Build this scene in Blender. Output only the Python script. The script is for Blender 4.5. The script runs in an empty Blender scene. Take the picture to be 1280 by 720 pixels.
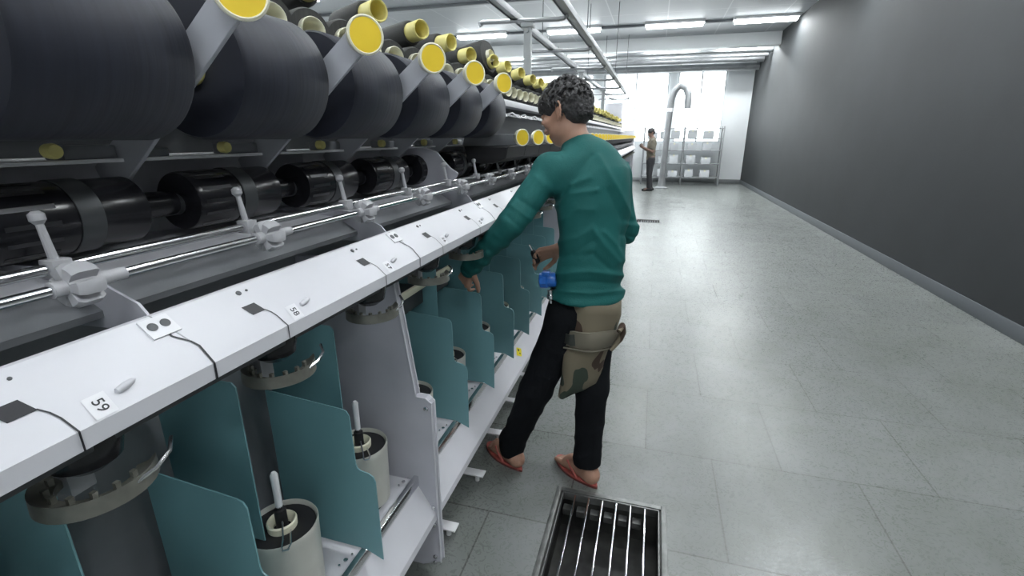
import bpy, bmesh, math, random
import numpy as np
from mathutils import Vector, Matrix, noise
random.seed(7)
PI = math.pi
SC = bpy.context.scene
COL = SC.collection

# ------------------------------------------------------------------ materials
def mat(name, col, rough=.5, metal=0., var=0., vscale=8., bump=0., bscale=60., spec=.5, col2=None, emit=None, estr=0., trans=0., alpha=1.):
    m = bpy.data.materials.new(name); m.use_nodes = True
    nt = m.node_tree; b = nt.nodes['Principled BSDF']
    b.inputs['Base Color'].default_value = (*col, 1)
    b.inputs['Roughness'].default_value = rough
    b.inputs['Metallic'].default_value = metal
    b.inputs['Specular IOR Level'].default_value = spec
    tc = nt.nodes.new('ShaderNodeTexCoord')
    if var > 0:
        n = nt.nodes.new('ShaderNodeTexNoise'); n.inputs['Scale'].default_value = vscale
        n.inputs['Detail'].default_value = 5
        nt.links.new(tc.outputs['Object'], n.inputs['Vector'])
        r = nt.nodes.new('ShaderNodeValToRGB')
        c2 = col2 or tuple(max(0, c*(1-var)) for c in col)
        r.color_ramp.elements[0].position = .35; r.color_ramp.elements[0].color = (*c2, 1)
        r.color_ramp.elements[1].position = .65; r.color_ramp.elements[1].color = (*col, 1)
        nt.links.new(n.outputs['Fac'], r.inputs['Fac'])
        nt.links.new(r.outputs['Color'], b.inputs['Base Color'])
    if bump > 0:
        n = nt.nodes.new('ShaderNodeTexNoise'); n.inputs['Scale'].default_value = bscale
        nt.links.new(tc.outputs['Object'], n.inputs['Vector'])
        bp = nt.nodes.new('ShaderNodeBump'); bp.inputs['Strength'].default_value = bump
        bp.inputs['Distance'].default_value = .004
        nt.links.new(n.outputs['Fac'], bp.inputs['Height'])
        nt.links.new(bp.outputs['Normal'], b.inputs['Normal'])
    if emit:
        b.inputs['Emission Color'].default_value = (*emit, 1)
        b.inputs['Emission Strength'].default_value = estr
    if trans: b.inputs['Transmission Weight'].default_value = trans
    if alpha < 1: b.inputs['Alpha'].default_value = alpha
    return m

M = {}
M['white'] = mat('painted_white_steel', (.62, .62, .66), .38, 0, .08, 3)
M['panel'] = mat('painted_grey_steel', (.47, .47, .52), .42, 0, .12, 4)
M['grey'] = mat('grey_sheet_metal', (.30, .31, .33), .4, .35, .2, 5)
M['slat'] = mat('drum_slat_metal', (.05, .05, .055), .3, .6)
M['armg'] = mat('light_grey_arm', (.40, .41, .45), .35, .1)
M['dgrey'] = mat('dark_grey_metal', (.07, .075, .08), .45, .3)
M['steel'] = mat('bright_steel', (.72, .72, .74), .18, 1.)
M['olive'] = mat('olive_ring_metal', (.19, .19, .165), .38, .35, .3, 30)
M['black'] = mat('black_plastic', (.012, .012, .015), .22)
M['blackm'] = mat('black_matte', (.012, .012, .014), .6)
M['teal'] = mat('teal_plastic_sheet', (.165, .34, .37), .30, 0, .12, 2.5)
M['yellow'] = mat('yellow_plastic', (.92, .66, .05), .38, 0)
M['pale_yellow'] = mat('pale_yellow_tube', (.86, .77, .28), .45, 0, .12, 12)
M['cream'] = mat('cream_plastic', (.78, .76, .60), .45)
M['potw'] = mat('pot_enamel', (.60, .60, .55), .35, .2, .12, 6)
M['knob'] = mat('grey_star_plastic', (.40, .40, .42), .45)
M['alu'] = mat('aluminium_track', (.30, .31, .32), .4, .4)
M['pipe'] = mat('galvanised_pipe', (.36, .37, .38), .4, .5, .2, 4)
M['label'] = mat('label_offwhite', (.68, .68, .71), .4)
M['mark'] = mat('black_print', (.015, .015, .02), .5)
M['plate'] = mat('label_white', (.8, .8, .82), .4)
M['warn'] = mat('warning_yellow', (.85, .72, .02), .4)
M['red'] = mat('red_lettering', (.7, .02, .02), .4)
M['wall'] = mat('white_wall_paint', (.80, .82, .83), .6, 0, .04, 2)
M['wallr'] = mat('darkened_wall', (.020, .023, .025), .7, 0, .15, 2)  # invented wall, coloured near black to darken the right of the view
M['strip'] = mat('ceiling_strip', (.10, .11, .12), .5)
M['beam'] = mat('white_beam', (.80, .82, .83), .45)
M['post'] = mat('post_grey', (.42, .44, .45), .45)
M['lamp'] = mat('lamp_tube', (1, 1, 1), .4, emit=(.93, .98, 1), estr=14)
M['lampbody'] = mat('lamp_body', (.85, .86, .87), .4)
M['window'] = mat('frosted_window', (.9, .95, .97), .4, emit=(.92, .98, 1), estr=3.5)
M['pit'] = mat('drain_pit', (.045, .046, .042), .6, 0, .7, 9, col2=(.008, .008, .008))
M['stl2'] = mat('worn_steel', (.22, .225, .22), .4, .7, .35, 20)
M['blue'] = mat('blue_plastic', (.015, .13, .50), .3, 0, .3, 40)
M['skin'] = mat('skin', (.42, .235, .165), .5, 0, .12, 14)
M['skin2'] = mat('skin_far', (.17, .10, .075), .55)
M['eye'] = mat('eye_white', (.7, .68, .65), .3)
M['lip'] = mat('lips', (.33, .13, .11), .5)
M['shirt'] = mat('teal_shirt_cloth', (.010, .104, .098), .72, 0, .12, 5, .25, 220, .25)
M['trouser'] = mat('black_trouser_cloth', (.008, .009, .011), .85, 0, 0, 5, .3, 160, .1)
M['khaki'] = mat('khaki_cloth', (.16, .145, .11), .8)
M['dark_cloth'] = mat('dark_cloth', (.03, .03, .034), .85)
M['flip'] = mat('pink_rubber', (.50, .12, .10), .55, 0, .25, 20)
M['flipd'] = mat('dark_red_rubber', (.10, .022, .02), .5)
M['box'] = mat('white_carton', (.7, .72, .74), .6, 0, .2, 2)
M['hair'] = mat('black_hair', (.036, .034, .036), .5, 0, .4, 60, .8, 200)

def wound(name, c1, c2, rough):
    m = bpy.data.materials.new(name); m.use_nodes = True; nt = m.node_tree; b = nt.nodes['Principled BSDF']
    tc = nt.nodes.new('ShaderNodeTexCoord')
    w = nt.nodes.new('ShaderNodeTexNoise'); w.inputs['Scale'].default_value = 3; w.inputs['Detail'].default_value = 6
    mp = nt.nodes.new('ShaderNodeMapping'); mp.inputs['Scale'].default_value = (1, 30, 1)
    nt.links.new(tc.outputs['Object'], mp.inputs['Vector']); nt.links.new(mp.outputs['Vector'], w.inputs['Vector'])
    r = nt.nodes.new('ShaderNodeValToRGB'); r.color_ramp.elements[0].color = (*c1, 1); r.color_ramp.elements[1].color = (*c2, 1)
    r.color_ramp.elements[0].position = .3; r.color_ramp.elements[1].position = .7
    nt.links.new(w.outputs['Fac'], r.inputs['Fac']); nt.links.new(r.outputs['Color'], b.inputs['Base Color'])
    bp = nt.nodes.new('ShaderNodeBump'); bp.inputs['Strength'].default_value = .3; bp.inputs['Distance'].default_value = .003
    nt.links.new(w.outputs['Fac'], bp.inputs['Height']); nt.links.new(bp.outputs['Normal'], b.inputs['Normal'])
    b.inputs['Roughness'].default_value = rough
    b.inputs['Sheen Weight'].default_value = .06
    return m
M['yarn'] = wound('black_yarn', (.007, .009, .018), (.014, .017, .031), .6)
M['yarn_top'] = wound('charcoal_yarn', (.022, .023, .022), (.04, .04, .038), .7)

def floor_mat():
    m = bpy.data.materials.new('floor_tiles'); m.use_nodes = True; nt = m.node_tree; b = nt.nodes['Principled BSDF']; L = nt.links.new
    tc = nt.nodes.new('ShaderNodeTexCoord')
    mp = nt.nodes.new('ShaderNodeMapping'); mp.inputs['Location'].default_value = (.23, .30, 0)
    L(tc.outputs['Object'], mp.inputs['Vector'])
    br = nt.nodes.new('ShaderNodeTexBrick'); br.inputs['Scale'].default_value = 1
    br.inputs['Brick Width'].default_value = .6; br.inputs['Row Height'].default_value = .6
    br.inputs['Mortar Size'].default_value = .0035; br.inputs['Mortar Smooth'].default_value = .1; br.offset = .5
    br.inputs['Color1'].default_value = (.165, .175, .170, 1); br.inputs['Color2'].default_value = (.20, .21, .205, 1)
    br.inputs['Mortar'].default_value = (.085, .088, .082, 1)
    L(mp.outputs['Vector'], br.inputs['Vector'])
    n = nt.nodes.new('ShaderNodeTexNoise'); n.inputs['Scale'].default_value = 2.2; n.inputs['Detail'].default_value = 8; n.inputs['Distortion'].default_value = 1.5
    L(tc.outputs['Object'], n.inputs['Vector'])
    r = nt.nodes.new('ShaderNodeValToRGB'); r.color_ramp.elements[0].position = .3; r.color_ramp.elements[0].color = (.80, .82, .77, 1)
    r.color_ramp.elements[1].position = .7; r.color_ramp.elements[1].color = (1.05, 1.05, 1.06, 1)
    L(n.outputs['Fac'], r.inputs['Fac'])
    mx = nt.nodes.new('ShaderNodeMix'); mx.data_type = 'RGBA'; mx.blend_type = 'MULTIPLY'; mx.inputs['Factor'].default_value = 1
    L(br.outputs['Color'], mx.inputs['A']); L(r.outputs['Color'], mx.inputs['B'])
    L(mx.outputs['Result'], b.inputs['Base Color'])
    # swirly worn cleaning marks in the gloss
    n2 = nt.nodes.new('ShaderNodeTexNoise'); n2.inputs['Scale'].default_value = 22; n2.inputs['Detail'].default_value = 5; n2.inputs['Distortion'].default_value = 4.5
    L(tc.outputs['Object'], n2.inputs['Vector'])
    mr = nt.nodes.new('ShaderNodeMapRange'); mr.inputs['From Min'].default_value = .35; mr.inputs['From Max'].default_value = .65
    mr.inputs['To Min'].default_value = .24; mr.inputs['To Max'].default_value = .36
    L(n2.outputs['Fac'], mr.inputs['Value']); L(mr.outputs['Result'], b.inputs['Roughness'])
    bp = nt.nodes.new('ShaderNodeBump'); bp.inputs['Strength'].default_value = .16; bp.inputs['Distance'].default_value = .003
    L(n2.outputs['Fac'], bp.inputs['Height']); L(bp.outputs['Normal'], b.inputs['Normal'])
    return m
M['floor'] = floor_mat()

def ceil_mat():
    m = bpy.data.materials.new('ceiling_panels'); m.use_nodes = True; nt = m.node_tree; b = nt.nodes['Principled BSDF']; L = nt.links.new
    tc = nt.nodes.new('ShaderNodeTexCoord')
    br = nt.nodes.new('ShaderNodeTexBrick'); br.inputs['Scale'].default_value = 1; br.offset = 0
    br.inputs['Brick Width'].default_value = 1.15; br.inputs['Row Height'].default_value = 1.45
    br.inputs['Mortar Size'].default_value = .012; br.inputs['Mortar Smooth'].default_value = .1
    br.inputs['Color1'].default_value = (.36, .38, .40, 1); br.inputs['Color2'].default_value = (.40, .42, .44, 1)
    br.inputs['Mortar'].default_value = (.52, .54, .55, 1)
    L(tc.outputs['Object'], br.inputs['Vector']); L(br.outputs['Color'], b.inputs['Base Color'])
    b.inputs['Roughness'].default_value = .5
    return m
M['ceil'] = ceil_mat()

def camo_mat():
    m = bpy.data.materials.new('camouflage_cloth'); m.use_nodes = True; nt = m.node_tree; b = nt.nodes['Principled BSDF']; L = nt.links.new
    tc = nt.nodes.new('ShaderNodeTexCoord')
    mp = nt.nodes.new('ShaderNodeMapping'); mp.inputs['Scale'].default_value = (1.0, 1.0, .55); L(tc.outputs['Object'], mp.inputs['Vector'])
    n = nt.nodes.new('ShaderNodeTexNoise'); n.inputs['Scale'].default_value = 7.5; n.inputs['Detail'].default_value = 1.5; n.inputs['Distortion'].default_value = .6
    L(mp.outputs['Vector'], n.inputs['Vector'])
    r = nt.nodes.new('ShaderNodeValToRGB'); cr = r.color_ramp; cr.interpolation = 'CONSTANT'
    cr.elements[0].position = 0; cr.elements[0].color = (.050, .030, .020, 1)
    cr.elements[1].position = .40; cr.elements[1].color = (.17, .145, .10, 1)
    e = cr.elements.new(.585); e.color = (.035, .050, .036, 1)
    L(n.outputs['Fac'], r.inputs['Fac']); L(r.outputs['Color'], b.inputs['Base Color']); b.inputs['Roughness'].default_value = .85
    return m
M['camo'] = camo_mat()

# ------------------------------------------------------------------ mesh helpers
def tag(o, label=None, cat=None, group=None, kind=None):
    if label: o['label'] = label
    if cat: o['category'] = cat
    if group: o['group'] = group
    if kind: o['kind'] = kind
    return o

def link(name, me, m, parent=None, loc=(0, 0, 0), smooth=False, auto=None):
    if smooth or auto:
        for p in me.polygons: p.use_smooth = True
    if auto: me.set_sharp_from_angle(angle=math.radians(auto))
    if m and not me.materials: me.materials.append(m)
    o = bpy.data.objects.new(name, me); COL.objects.link(o); o.location = loc
    if parent: o.parent = parent
    return o

def done(bm, name, m, parent=None, loc=(0, 0, 0), auto=35):
    bmesh.ops.recalc_face_normals(bm, faces=bm.faces)
    me = bpy.data.meshes.new(name); bm.to_mesh(me); bm.free()
    return link(name, me, m, parent, loc, auto=auto)

def empty(name, loc, label=None, cat=None, group=None, kind=None):
    o = bpy.data.objects.new(name, None); COL.objects.link(o); o.location = loc
    o.empty_display_size = .1
    return tag(o, label, cat, group, kind)

def box(bm, x0, x1, y0, y1, z0, z1, bev=0, mi=0):
    r = bmesh.ops.create_cube(bm, size=1)
    vs = r['verts']
    for v in vs:
        v.co = Vector(((x0+x1)/2 + v.co.x*(x1-x0), (y0+y1)/2 + v.co.y*(y1-y0), (z0+z1)/2 + v.co.z*(z1-z0)))
    fs = list({f for v in vs for f in v.link_faces})
    for f in fs: f.material_index = mi
    if bev > 0:
        es = list({e for v in vs for e in v.link_edges})
        bmesh.ops.bevel(bm, geom=es, offset=bev, segments=2, affect='EDGES', profile=.5)
    return bm

def prism_y(bm, pts, y0, y1, bev=0):
    """polygon given in (x,z), extruded along y"""
    a = [bm.verts.new((x, y0, z)) for x, z in pts]; b = [bm.verts.new((x, y1, z)) for x, z in pts]
    n = len(pts); bm.faces.new(a); bm.faces.new(b[::-1])
    for i in range(n): bm.faces.new((a[i], b[i], b[(i+1) % n], a[(i+1) % n]))
    if bev > 0:
        es = [e for v in a for e in v.link_edges if e.other_vert(v) in a] + [e for v in b for e in v.link_edges if e.other_vert(v) in b]
        bmesh.ops.bevel(bm, geom=list(set(es)), offset=bev, segments=1, affect='EDGES')
    return bm

def ring_pts(c, ax, r, n, up=None):
    ax = Vector(ax).normalized()
    u = ax.orthogonal().normalized() if up is None else Vector(up)
    v = ax.cross(u)
    return [Vector(c) + u*r*math.cos(2*PI*i/n) + v*r*math.sin(2*PI*i/n) for i in range(n)]

def lathe(bm, base, ax, prof, n=32, cap0=True, cap1=True):
    """prof: list (t along axis, radius)"""
    ax = Vector(ax).normalized(); base = Vector(base); u = ax.orthogonal().normalized(); rows = []
    for t, r in prof:
        rows.append([bm.verts.new(p) for p in ring_pts(base+ax*t, ax, max(r, 1e-5), n, u)])
    for a, b in zip(rows, rows[1:]):
        for i in range(n): bm.faces.new((a[i], a[(i+1) % n], b[(i+1) % n], b[i]))
    if cap0: bm.faces.new(rows[0][::-1])
    if cap1: bm.faces.new(rows[-1])
    return bm

def cyl(bm, p, q, r, n=16, r2=None):
    p = Vector(p); q = Vector(q); d = (q-p)
    return lathe(bm, p, d, [(0, r), (d.length, r if r2 is None else r2)], n)

def tube(bm, pts, r, n=8, closed=False):
    pts = [Vector(p) for p in pts]; rows = []; N = len(pts); u = None
    for i, p in enumerate(pts):
        a = pts[i-1] if (i > 0 or closed) else p; b = pts[(i+1) % N] if (i < N-1 or closed) else p
        t = (b-a).normalized()
        if u is None: u = t.orthogonal().normalized()
        else: u = (u - t*u.dot(t)).normalized()
        rows.append([bm.verts.new(q) for q in ring_pts(p, t, r[i] if isinstance(r, (list, tuple)) else r, n, u)])
    rng = range(N if closed else N-1)
    for k in rng:
        a = rows[k]; b = rows[(k+1) % N]
        for i in range(n): bm.faces.new((a[i], a[(i+1) % n], b[(i+1) % n], b[i]))
    if not closed: bm.faces.new(rows[0][::-1]); bm.faces.new(rows[-1])
    return bm

def rep(o, off, parent=None, name=None):
    c = o.copy(); COL.objects.link(c); c.location = Vector(o.location)+Vector(off)
    if parent is not None: c.parent = parent
    return c
def rep_tree(o, off):
    c = rep(o, off)
    for ch in list(o.children):
        d = ch.copy(); COL.objects.link(d); d.parent = c
    return c

# ------------------------------------------------------------------ room
XL, XR, YN, YF, ZC = -9.0, 2.7, -2.2, 17.4, 3.9
def struct(name, bm, m, **k): return tag(done(bm, name, m, **k), kind='structure')

G1 = (-.272, .142, 1.10, 1.700)      # near drain opening
G2 = (-.245, .165, 8.80, 9.12)      # far drain opening
bm = bmesh.new()
def quad(x0, x1, y0, y1, z=0):
    bm.faces.new([bm.verts.new(p) for p in ((x0, y0, z), (x1, y0, z), (x1, y1, z), (x0, y1, z))])
ycur = YN
for g in (G1, G2):
    quad(XL, XR, ycur, g[2]); quad(XL, g[0], g[2], g[3]); quad(g[1], XR, g[2], g[3]); ycur = g[3]
quad(XL, XR, ycur, YF)
bmesh.ops.remove_doubles(bm, verts=bm.verts, dist=1e-5)
fl = struct('floor', bm, M['floor'], auto=None)
bm = box(bmesh.new(), XL, XR, YN, YF, ZC, ZC+.1); struct('ceiling', bm, M['ceil'])
bm = box(bmesh.new(), XL-.1, XL, YN, YF, 0, ZC); struct('wall_left', bm, M['wall'])
bm = box(bmesh.new(), XR, XR+.1, YN, YF, 0, ZC); struct('wall_right', bm, M['wallr'])
bm = box(bmesh.new(), XL, XR, YF, YF+.1, 0, ZC); struct('wall_far', bm, M['wall'])
bm = box(bmesh.new(), XL, XR, YN-.1, YN, 0, ZC); struct('wall_near', bm, M['wall'])
bm = box(bmesh.new(), XR-.015, XR, YN, YF, 0, .12, .004); struct('baseboard_right', bm, M['strip'])
bm = box(bmesh.new(), XL, XR, YF-.015, YF, 0, .12, .004); struct('baseboard_far', bm, M['pipe'])
# daylight windows in the far wall
for i, (x0, x1) in enumerate([(-6.6, -4.6), (-4.2, -2.2), (-1.8, .2), (.5, 1.9)]):
    w = empty('window_%d' % (i+1), (x0, YF-.02, 1.3), kind='structure')
    bm = box(bmesh.new(), 0, x1-x0, -.012, .0, 0, 2.1); done(bm, 'pane', M['window'], w)
    bm = bmesh.new(); W = x1-x0
    for a in (0, W/2, W): box(bm, a-.025, a+.025, -.05, .0, 0, 2.1, .004)
    for z in (0, 2.1): box(bm, -.025, W+.025, -.05, .0, z-.025, z+.025, .004)
    done(bm, 'window_frame', M['beam'], w)
# ceiling trims: dark joints, white beam
for i, y in enumerate((2.4, 5.9, 9.75, 12.62)):
    bm = box(bmesh.new(), XL, XR, y-.04, y+.04, ZC-.05, ZC-.001, .004); struct('trim_%d' % (i+1), bm, M['strip'])
bm = box(bmesh.new(), XL, XR, 14.25, 14.5, ZC-.30, ZC-.001, .01); struct('trim_5', bm, M['beam'])
for i, (y, z, r) in enumerate(((15.1, 3.62, .06), (15.6, 3.58, .045), (16.1, 3.55, .09), (16.7, 3.42, .10))):
    bm = cyl(bmesh.new(), (XL+.02, y, z), (XR-.02, y, z), r, 20)
    for x in (-7, -4.5, -2, .5): box(bm, x-.015, x+.015, y-.015, y+.015, z, ZC)
    p = done(bm, 'ceiling_pipe', M['pipe'])
    tag(p, ['slim grey pipe under the ceiling just behind the white beam', 'thinnest grey pipe under the ceiling, second behind the white beam',
            'thick grey duct pipe under the ceiling, third behind the white beam', 'thickest grey duct pipe under the ceiling nearest the far wall'][i], 'pipe', 'pipes crossing under the ceiling')

# ------------------------------------------------------------------ ceiling lamps
n = 0
words = {12.5: 'beside the far dark ceiling joint', 15.3: 'between the pipes by the far wall'}
for y in (-.8, 2.2, 5.4, 8.4, 12.5, 15.0):  # nearer rows are out of view, put in for lighting
    for x in (-6.7, -4.4, -2.1, .15, 2.0):  # rightmost column is added to light the machine's recess under the packages
        t = empty('ceiling_lamp', (x, y, ZC-.05))
        bm = box(bmesh.new(), -.64, .64, -.13, .13, -.01, .049, .006); done(bm, 'lamp_body', M['lampbody'], t)
        bm = bmesh.new()
        [cyl(bm, (-.6, q, -.035), (.6, q, -.035), .029, 12) for q in (-.09, -.03, .03, .09)]
        done(bm, 'lamp_tube', M['lamp'], t)
        vis = {(12.5, -4.4): 'lit ceiling lamp above the black yarn cones, left of the first post',
               (12.5, -2.1): 'lit ceiling lamp seen between the two overhead track rails',
               (12.5, .15): 'lit ceiling lamp in front of the beam, right of the track over the aisle',
               (12.5, -6.7): 'lit ceiling lamp in front of the beam, farthest left of its row',
               (15.0, -2.1): 'lit ceiling lamp behind the beam, beyond the right track rail',
               (12.5, 2.0): 'added lit ceiling lamp in front of the beam, nearest the right wall',
               (15.0, 2.0): 'added lit ceiling lamp behind the beam, nearest the right wall',
               (15.0, .15): 'lit ceiling lamp behind the beam, above the aisle end',
               (15.0, -4.4): 'lit ceiling lamp behind the beam, second from the left',
               (15.0, -6.7): 'lit ceiling lamp behind the beam, farthest left of its row'}.get((y, x))
        if vis is None: tag(t, 'unseen fluorescent ceiling lamp over the near part of the hall', 'lamp', 'ceiling lamps over the near aisle')
        else: tag(t, vis, 'lamp', 'ceiling lamps')
        ld = bpy.data.lights.new('lamp_light', 'AREA'); ld.shape = 'RECTANGLE'; ld.size = 1.2; ld.size_y = .12
        ld.energy = (42 if x > 1 else 20 if x > -3 else 18)*(.75 if y < 3 else 2.4 if y > 11 else 1.2); ld.color = (.94, .985, 1); ld.spread = PI
        lo = bpy.data.objects.new('lamp_light', ld); COL.objects.link(lo); lo.parent = t; lo.location = (0, 0, -.06)

# ------------------------------------------------------------------ drains
def grate(g, nb, depth, label):
    x0, x1, y0, y1 = g; t = empty('floor_drain', (x0, y0, 0), label, 'drain')
    W = x1-x0; D = y1-y0
    bm = bmesh.new()
    box(bm, 0, W, 0, D, -depth-.01, -depth)
    for a in ((0, .006, 0, D), (W-.006, W, 0, D), (0, W, 0, .006), (0, W, D-.006, D)): box(bm, *a, -depth, -.001)
    done(bm, 'pit', M['pit'], t)
    bm = bmesh.new(); f = .022
    for a in ((-.02, f-.02, -.02, D+.02), (W-f+.02, W+.02, -.02, D+.02), (f-.02, W-f+.02, -.02, f-.02), (f-.02, W-f+.02, D-f+.02, D+.02)): box(bm, *a, -.004, .003, .0015)
    for a in ((.008, .014, .008, D-.008), (W-.014, W-.008, .008, D-.008), (.008, W-.008, .008, .014), (.008, W-.008, D-.014, D-.008)): box(bm, *a, -.03, .004, .001)
    done(bm, 'drain_frame', M['stl2'], t)
    for i in range(nb):
        x = .008 + (W-.016)*(i+1)/(nb+1)
        bm = box(bmesh.new(), -.0035, .0035, .012, D-.012, -.028, .003, .001); done(bm, 'grate_bar', M['steel'], t, (x, 0, 0))
        if depth > .1:
            bm = box(bmesh.new(), -.018, .018, D-.055, D-.02, -.075, -.045, .004); done(bm, 'bracket', M['stl2'], t, (x-(W-.016)/(nb+1)/2, 0, 0))
    return t
grate(G1, 6, .17, 'square steel barred floor drain with a dark pit, near the man in the foreground')
grate(G2, 9, .08, 'narrow dark barred floor drain far down the aisle')

# ------------------------------------------------------------------ the machine
P = .315; K0, K1 = -5, 42
Y0, Y1 = .865+K0*P, .865+(K1+1)*P
MC = empty('twisting_machine', (-1.3, 1.18, 0), 'long white yarn twisting machine with teal guards beside the aisle', 'machine')
OX, OY = 1.3, -1.18     # children are written in world coordinates and shifted here
def mpart(bm, name, m, parent=MC, auto=35):
    if parent is MC:
        for v in bm.verts: v.co.x += OX; v.co.y += OY
    return done(bm, name, m, parent, auto=auto)
def at(name, bm, m, k, auto=35):
    """part modelled around world position 0 of k=0, copied by k"""
    return mpart(bm, name, m)

# hull, shelves, back panels
bm = bmesh.new()
box(bm, -1.75, -1.02, Y0, Y1, .10, 1.24, .004); mpart(bm, 'core_housing', M['grey'])
bm = bmesh.new(); box(bm, -1.02, -.668, Y0, Y1, .365, .378, .002); mpart(bm, 'spindle_shelf', M['white'])
bm = bmesh.new(); box(bm, -.672, -.655, Y0, Y1, .36, .398, .003); mpart(bm, 'shelf_lip', M['steel'])
bm = prism_y(bmesh.new(), [(-.668, .376), (-.60, .262), (-.598, .238), (-.603, .236), (-.607, .255), (-.675, .368)], Y0, Y1); mpart(bm, 'sloping_sill', M['white'], auto=20)
bm = bmesh.new(); box(bm, -.80, -.78, Y0, Y1, .03, .36, .002); mpart(bm, 'kick_panel', M['dgrey'])
# rail cover, one length per two spindles with a joint
prof = [(-.567, 1.126), (-.566, 1.150), (-.586, 1.173), (-.64, 1.218), (-.648, 1.218), (-.648, 1.208), (-.592, 1.163), (-.576, 1.143), (-.577, 1.126)]
QY = 1.096
ys = [QY+2*P*j for j in range(-3, 22)]; ys = [Y0]+[y for y in ys if y > Y0+.1]+[Y1]
segbm = {}
for a, b in zip(ys, ys[1:]):
    bm = bmesh.new()
    # cover with stepped joint: crease section shifted
    sh = [0, 0, 0, -.018, -.018, -.018, -.018, 0, 0]
    va = [bm.verts.new((x, a+.0012+(0 if a == Y0 else s), z)) for (x, z), s in zip(prof, sh)]
    vb = [bm.verts.new((x, b-.0012+(0 if b == Y1 else s), z)) for (x, z), s in zip(prof, sh)]
    nn = len(prof)
    bm.faces.new(va); bm.faces.new(vb[::-1])
    for i in range(nn): bm.faces.new((va[i], vb[i], vb[(i+1) % nn], va[(i+1) % nn]))
    mpart(bm, 'rail_cover', M['white'], auto=18)
bm = bmesh.new(); box(bm, -.66, -.60, Y0, Y1, 1.10, 1.128, .002); mpart(bm, 'rail_beam', M['dgrey'])
# slope helpers on the cover top face
sl = Vector((-.64+.586, 0, 1.218-1.173)).normalized(); nl = Vector((-sl.z, 0, sl.x)).normalized()*-1
if nl.z < 0: nl = -nl
def top(t, y, off=0): return Vector((-.586, y, 1.173)) + sl*t + nl*off
f2 = Vector((-.586+.566, 0, 1.173-1.150)).normalized(); n2 = Vector((f2.z, 0, -f2.x))
if n2.x < 0: n2 = -n2
def patch(bm, f, t0, t1, y0, y1, off=.0008, skew=0):
    bm.faces.new([bm.verts.new(f(t, y, off)) for t, y in ((t0, y0), (t0, y1), (t1, y1+skew), (t1, y0+skew))])
def frontf(t, y, off=0): return Vector((-.566, y, 1.150)) + f2*t + n2*off
def lowf(t, y, off=0): return Vector((-.566+off, y, 1.126+t))
# slots, screws, seams, latch plates, labels
tmpl = {}
bm = bmesh.new(); patch(bm, top, .010, .030, -.013, .013, skew=-.006); tmpl['slot'] = bm
def seam(bm):
    pts = [top(.012, .012, .0009), top(.002, .018, .0009), frontf(.022, .022, .0009), frontf(.0, .026, .0009), lowf(.0, .026, .0009)]
    for a, b in zip(pts, pts[1:]):
        bm.faces.new([bm.verts.new(p) for p in (a+Vector((0, -.0011, 0)), a+Vector((0, .0011, 0)), b+Vector((0, .0011, 0)), b+Vector((0, -.0011, 0)))])
    return bm
def shifted(bm_src, name, m, y, auto=None):
    b = bm_src.copy()
    for v in b.verts: v.co.y += y
    me = bpy.data.meshes.new(name)
    for v in b.verts: v.co.x += OX; v.co.y += OY
    b.to_mesh(me); b.free()
    return link(name, me, m, MC)
S = lambda k: .935+P*k
first = {}
def series(name, bm, m, y0, ks, auto=35, subs=()):
    """one mesh, shared by every repeat; subs = [(name,bm,mat)] children of each"""
    bmesh.ops.recalc_face_normals(bm, faces=bm.faces)
    for v in bm.verts: v.co.x += OX; v.co.y += OY
    me = bpy.data.meshes.new(name); bm.to_mesh(me); bm.free()
    if auto:
        for p in me.polygons: p.use_smooth = True
        me.set_sharp_from_angle(angle=math.radians(auto))
    me.materials.append(m); sm = []
    for nm, b2, m2 in subs:
        bmesh.ops.recalc_face_normals(b2, faces=b2.faces)
        for v in b2.verts: v.co.x += OX; v.co.y += OY
        e = bpy.data.meshes.new(nm); b2.to_mesh(e); b2.free(); e.materials.append(m2)
        for p in e.polygons: p.use_smooth = True
        e.set_sharp_from_angle(angle=math.radians(35)); sm.append((nm, e))
    out = []
    for k in ks:
        o = bpy.data.objects.new(name, me); COL.objects.link(o); o.parent = MC; o.location = (0, y0+P*k, 0)
        for nm, e in sm:
            if k > 14 and nm in ('pin', 'wire_loop', 'yarn_guide_hook'): continue
            c = bpy.data.objects.new(nm, e); COL.objects.link(c); c.parent = o
        out.append(o)
    return out
ALL = range(K0, K1+1)
series('cover_slot', tmpl['slot'], M['mark'], .935-.035, ALL, auto=None)
bm = seam(bmesh.new()); series('cover_seam', bm, M['mark'], .935-.035, range(K0, 30), auto=None)
bm = bmesh.new()
for dy, r in ((.0, .0045), (.016, .0022)):
    lathe(bm, top(.056, dy, 0), nl, [(0, r), (.0012, r), (.0016, r*.6)], 12)
series('cover_screw', bm, M['dgrey'], .90, range(K0, 30))
bm = bmesh.new(); lathe(bm, frontf(.022, .072, .0), Vector((.05, 1, .25)), [(0, .0), (.003, .004), (.012, .005), (.022, .0035), (.026, 0)], 12); 
for v in bm.verts: v.co.x *= 1
series('cover_bump', bm, M['white'], .905, range(K0, 20))
def joint():
    bm = bmesh.new(); w = .0016
    pts = [top(.036, -.018, .0010), top(.030, -.018, .0010), top(.012, -.004, .0010), top(.001, .0, .0010), frontf(.03, .0, .0010), frontf(.0, .0, .0010), lowf(.022, .0, .0010), lowf(.0, .0, .0010)]
    for a, b in zip(pts, pts[1:]):
        bm.faces.new([bm.verts.new(p) for p in (a+Vector((0, -w, 0)), a+Vector((0, w, 0)), b+Vector((0, w, 0)), b+Vector((0, -w, 0)))])
    return bm
for j in range(-2, 12):
    bm = joint()
    for v in bm.verts: v.co.y += QY+2*P*j
    mpart(bm, 'cover_joint', M['mark'], auto=None)
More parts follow.
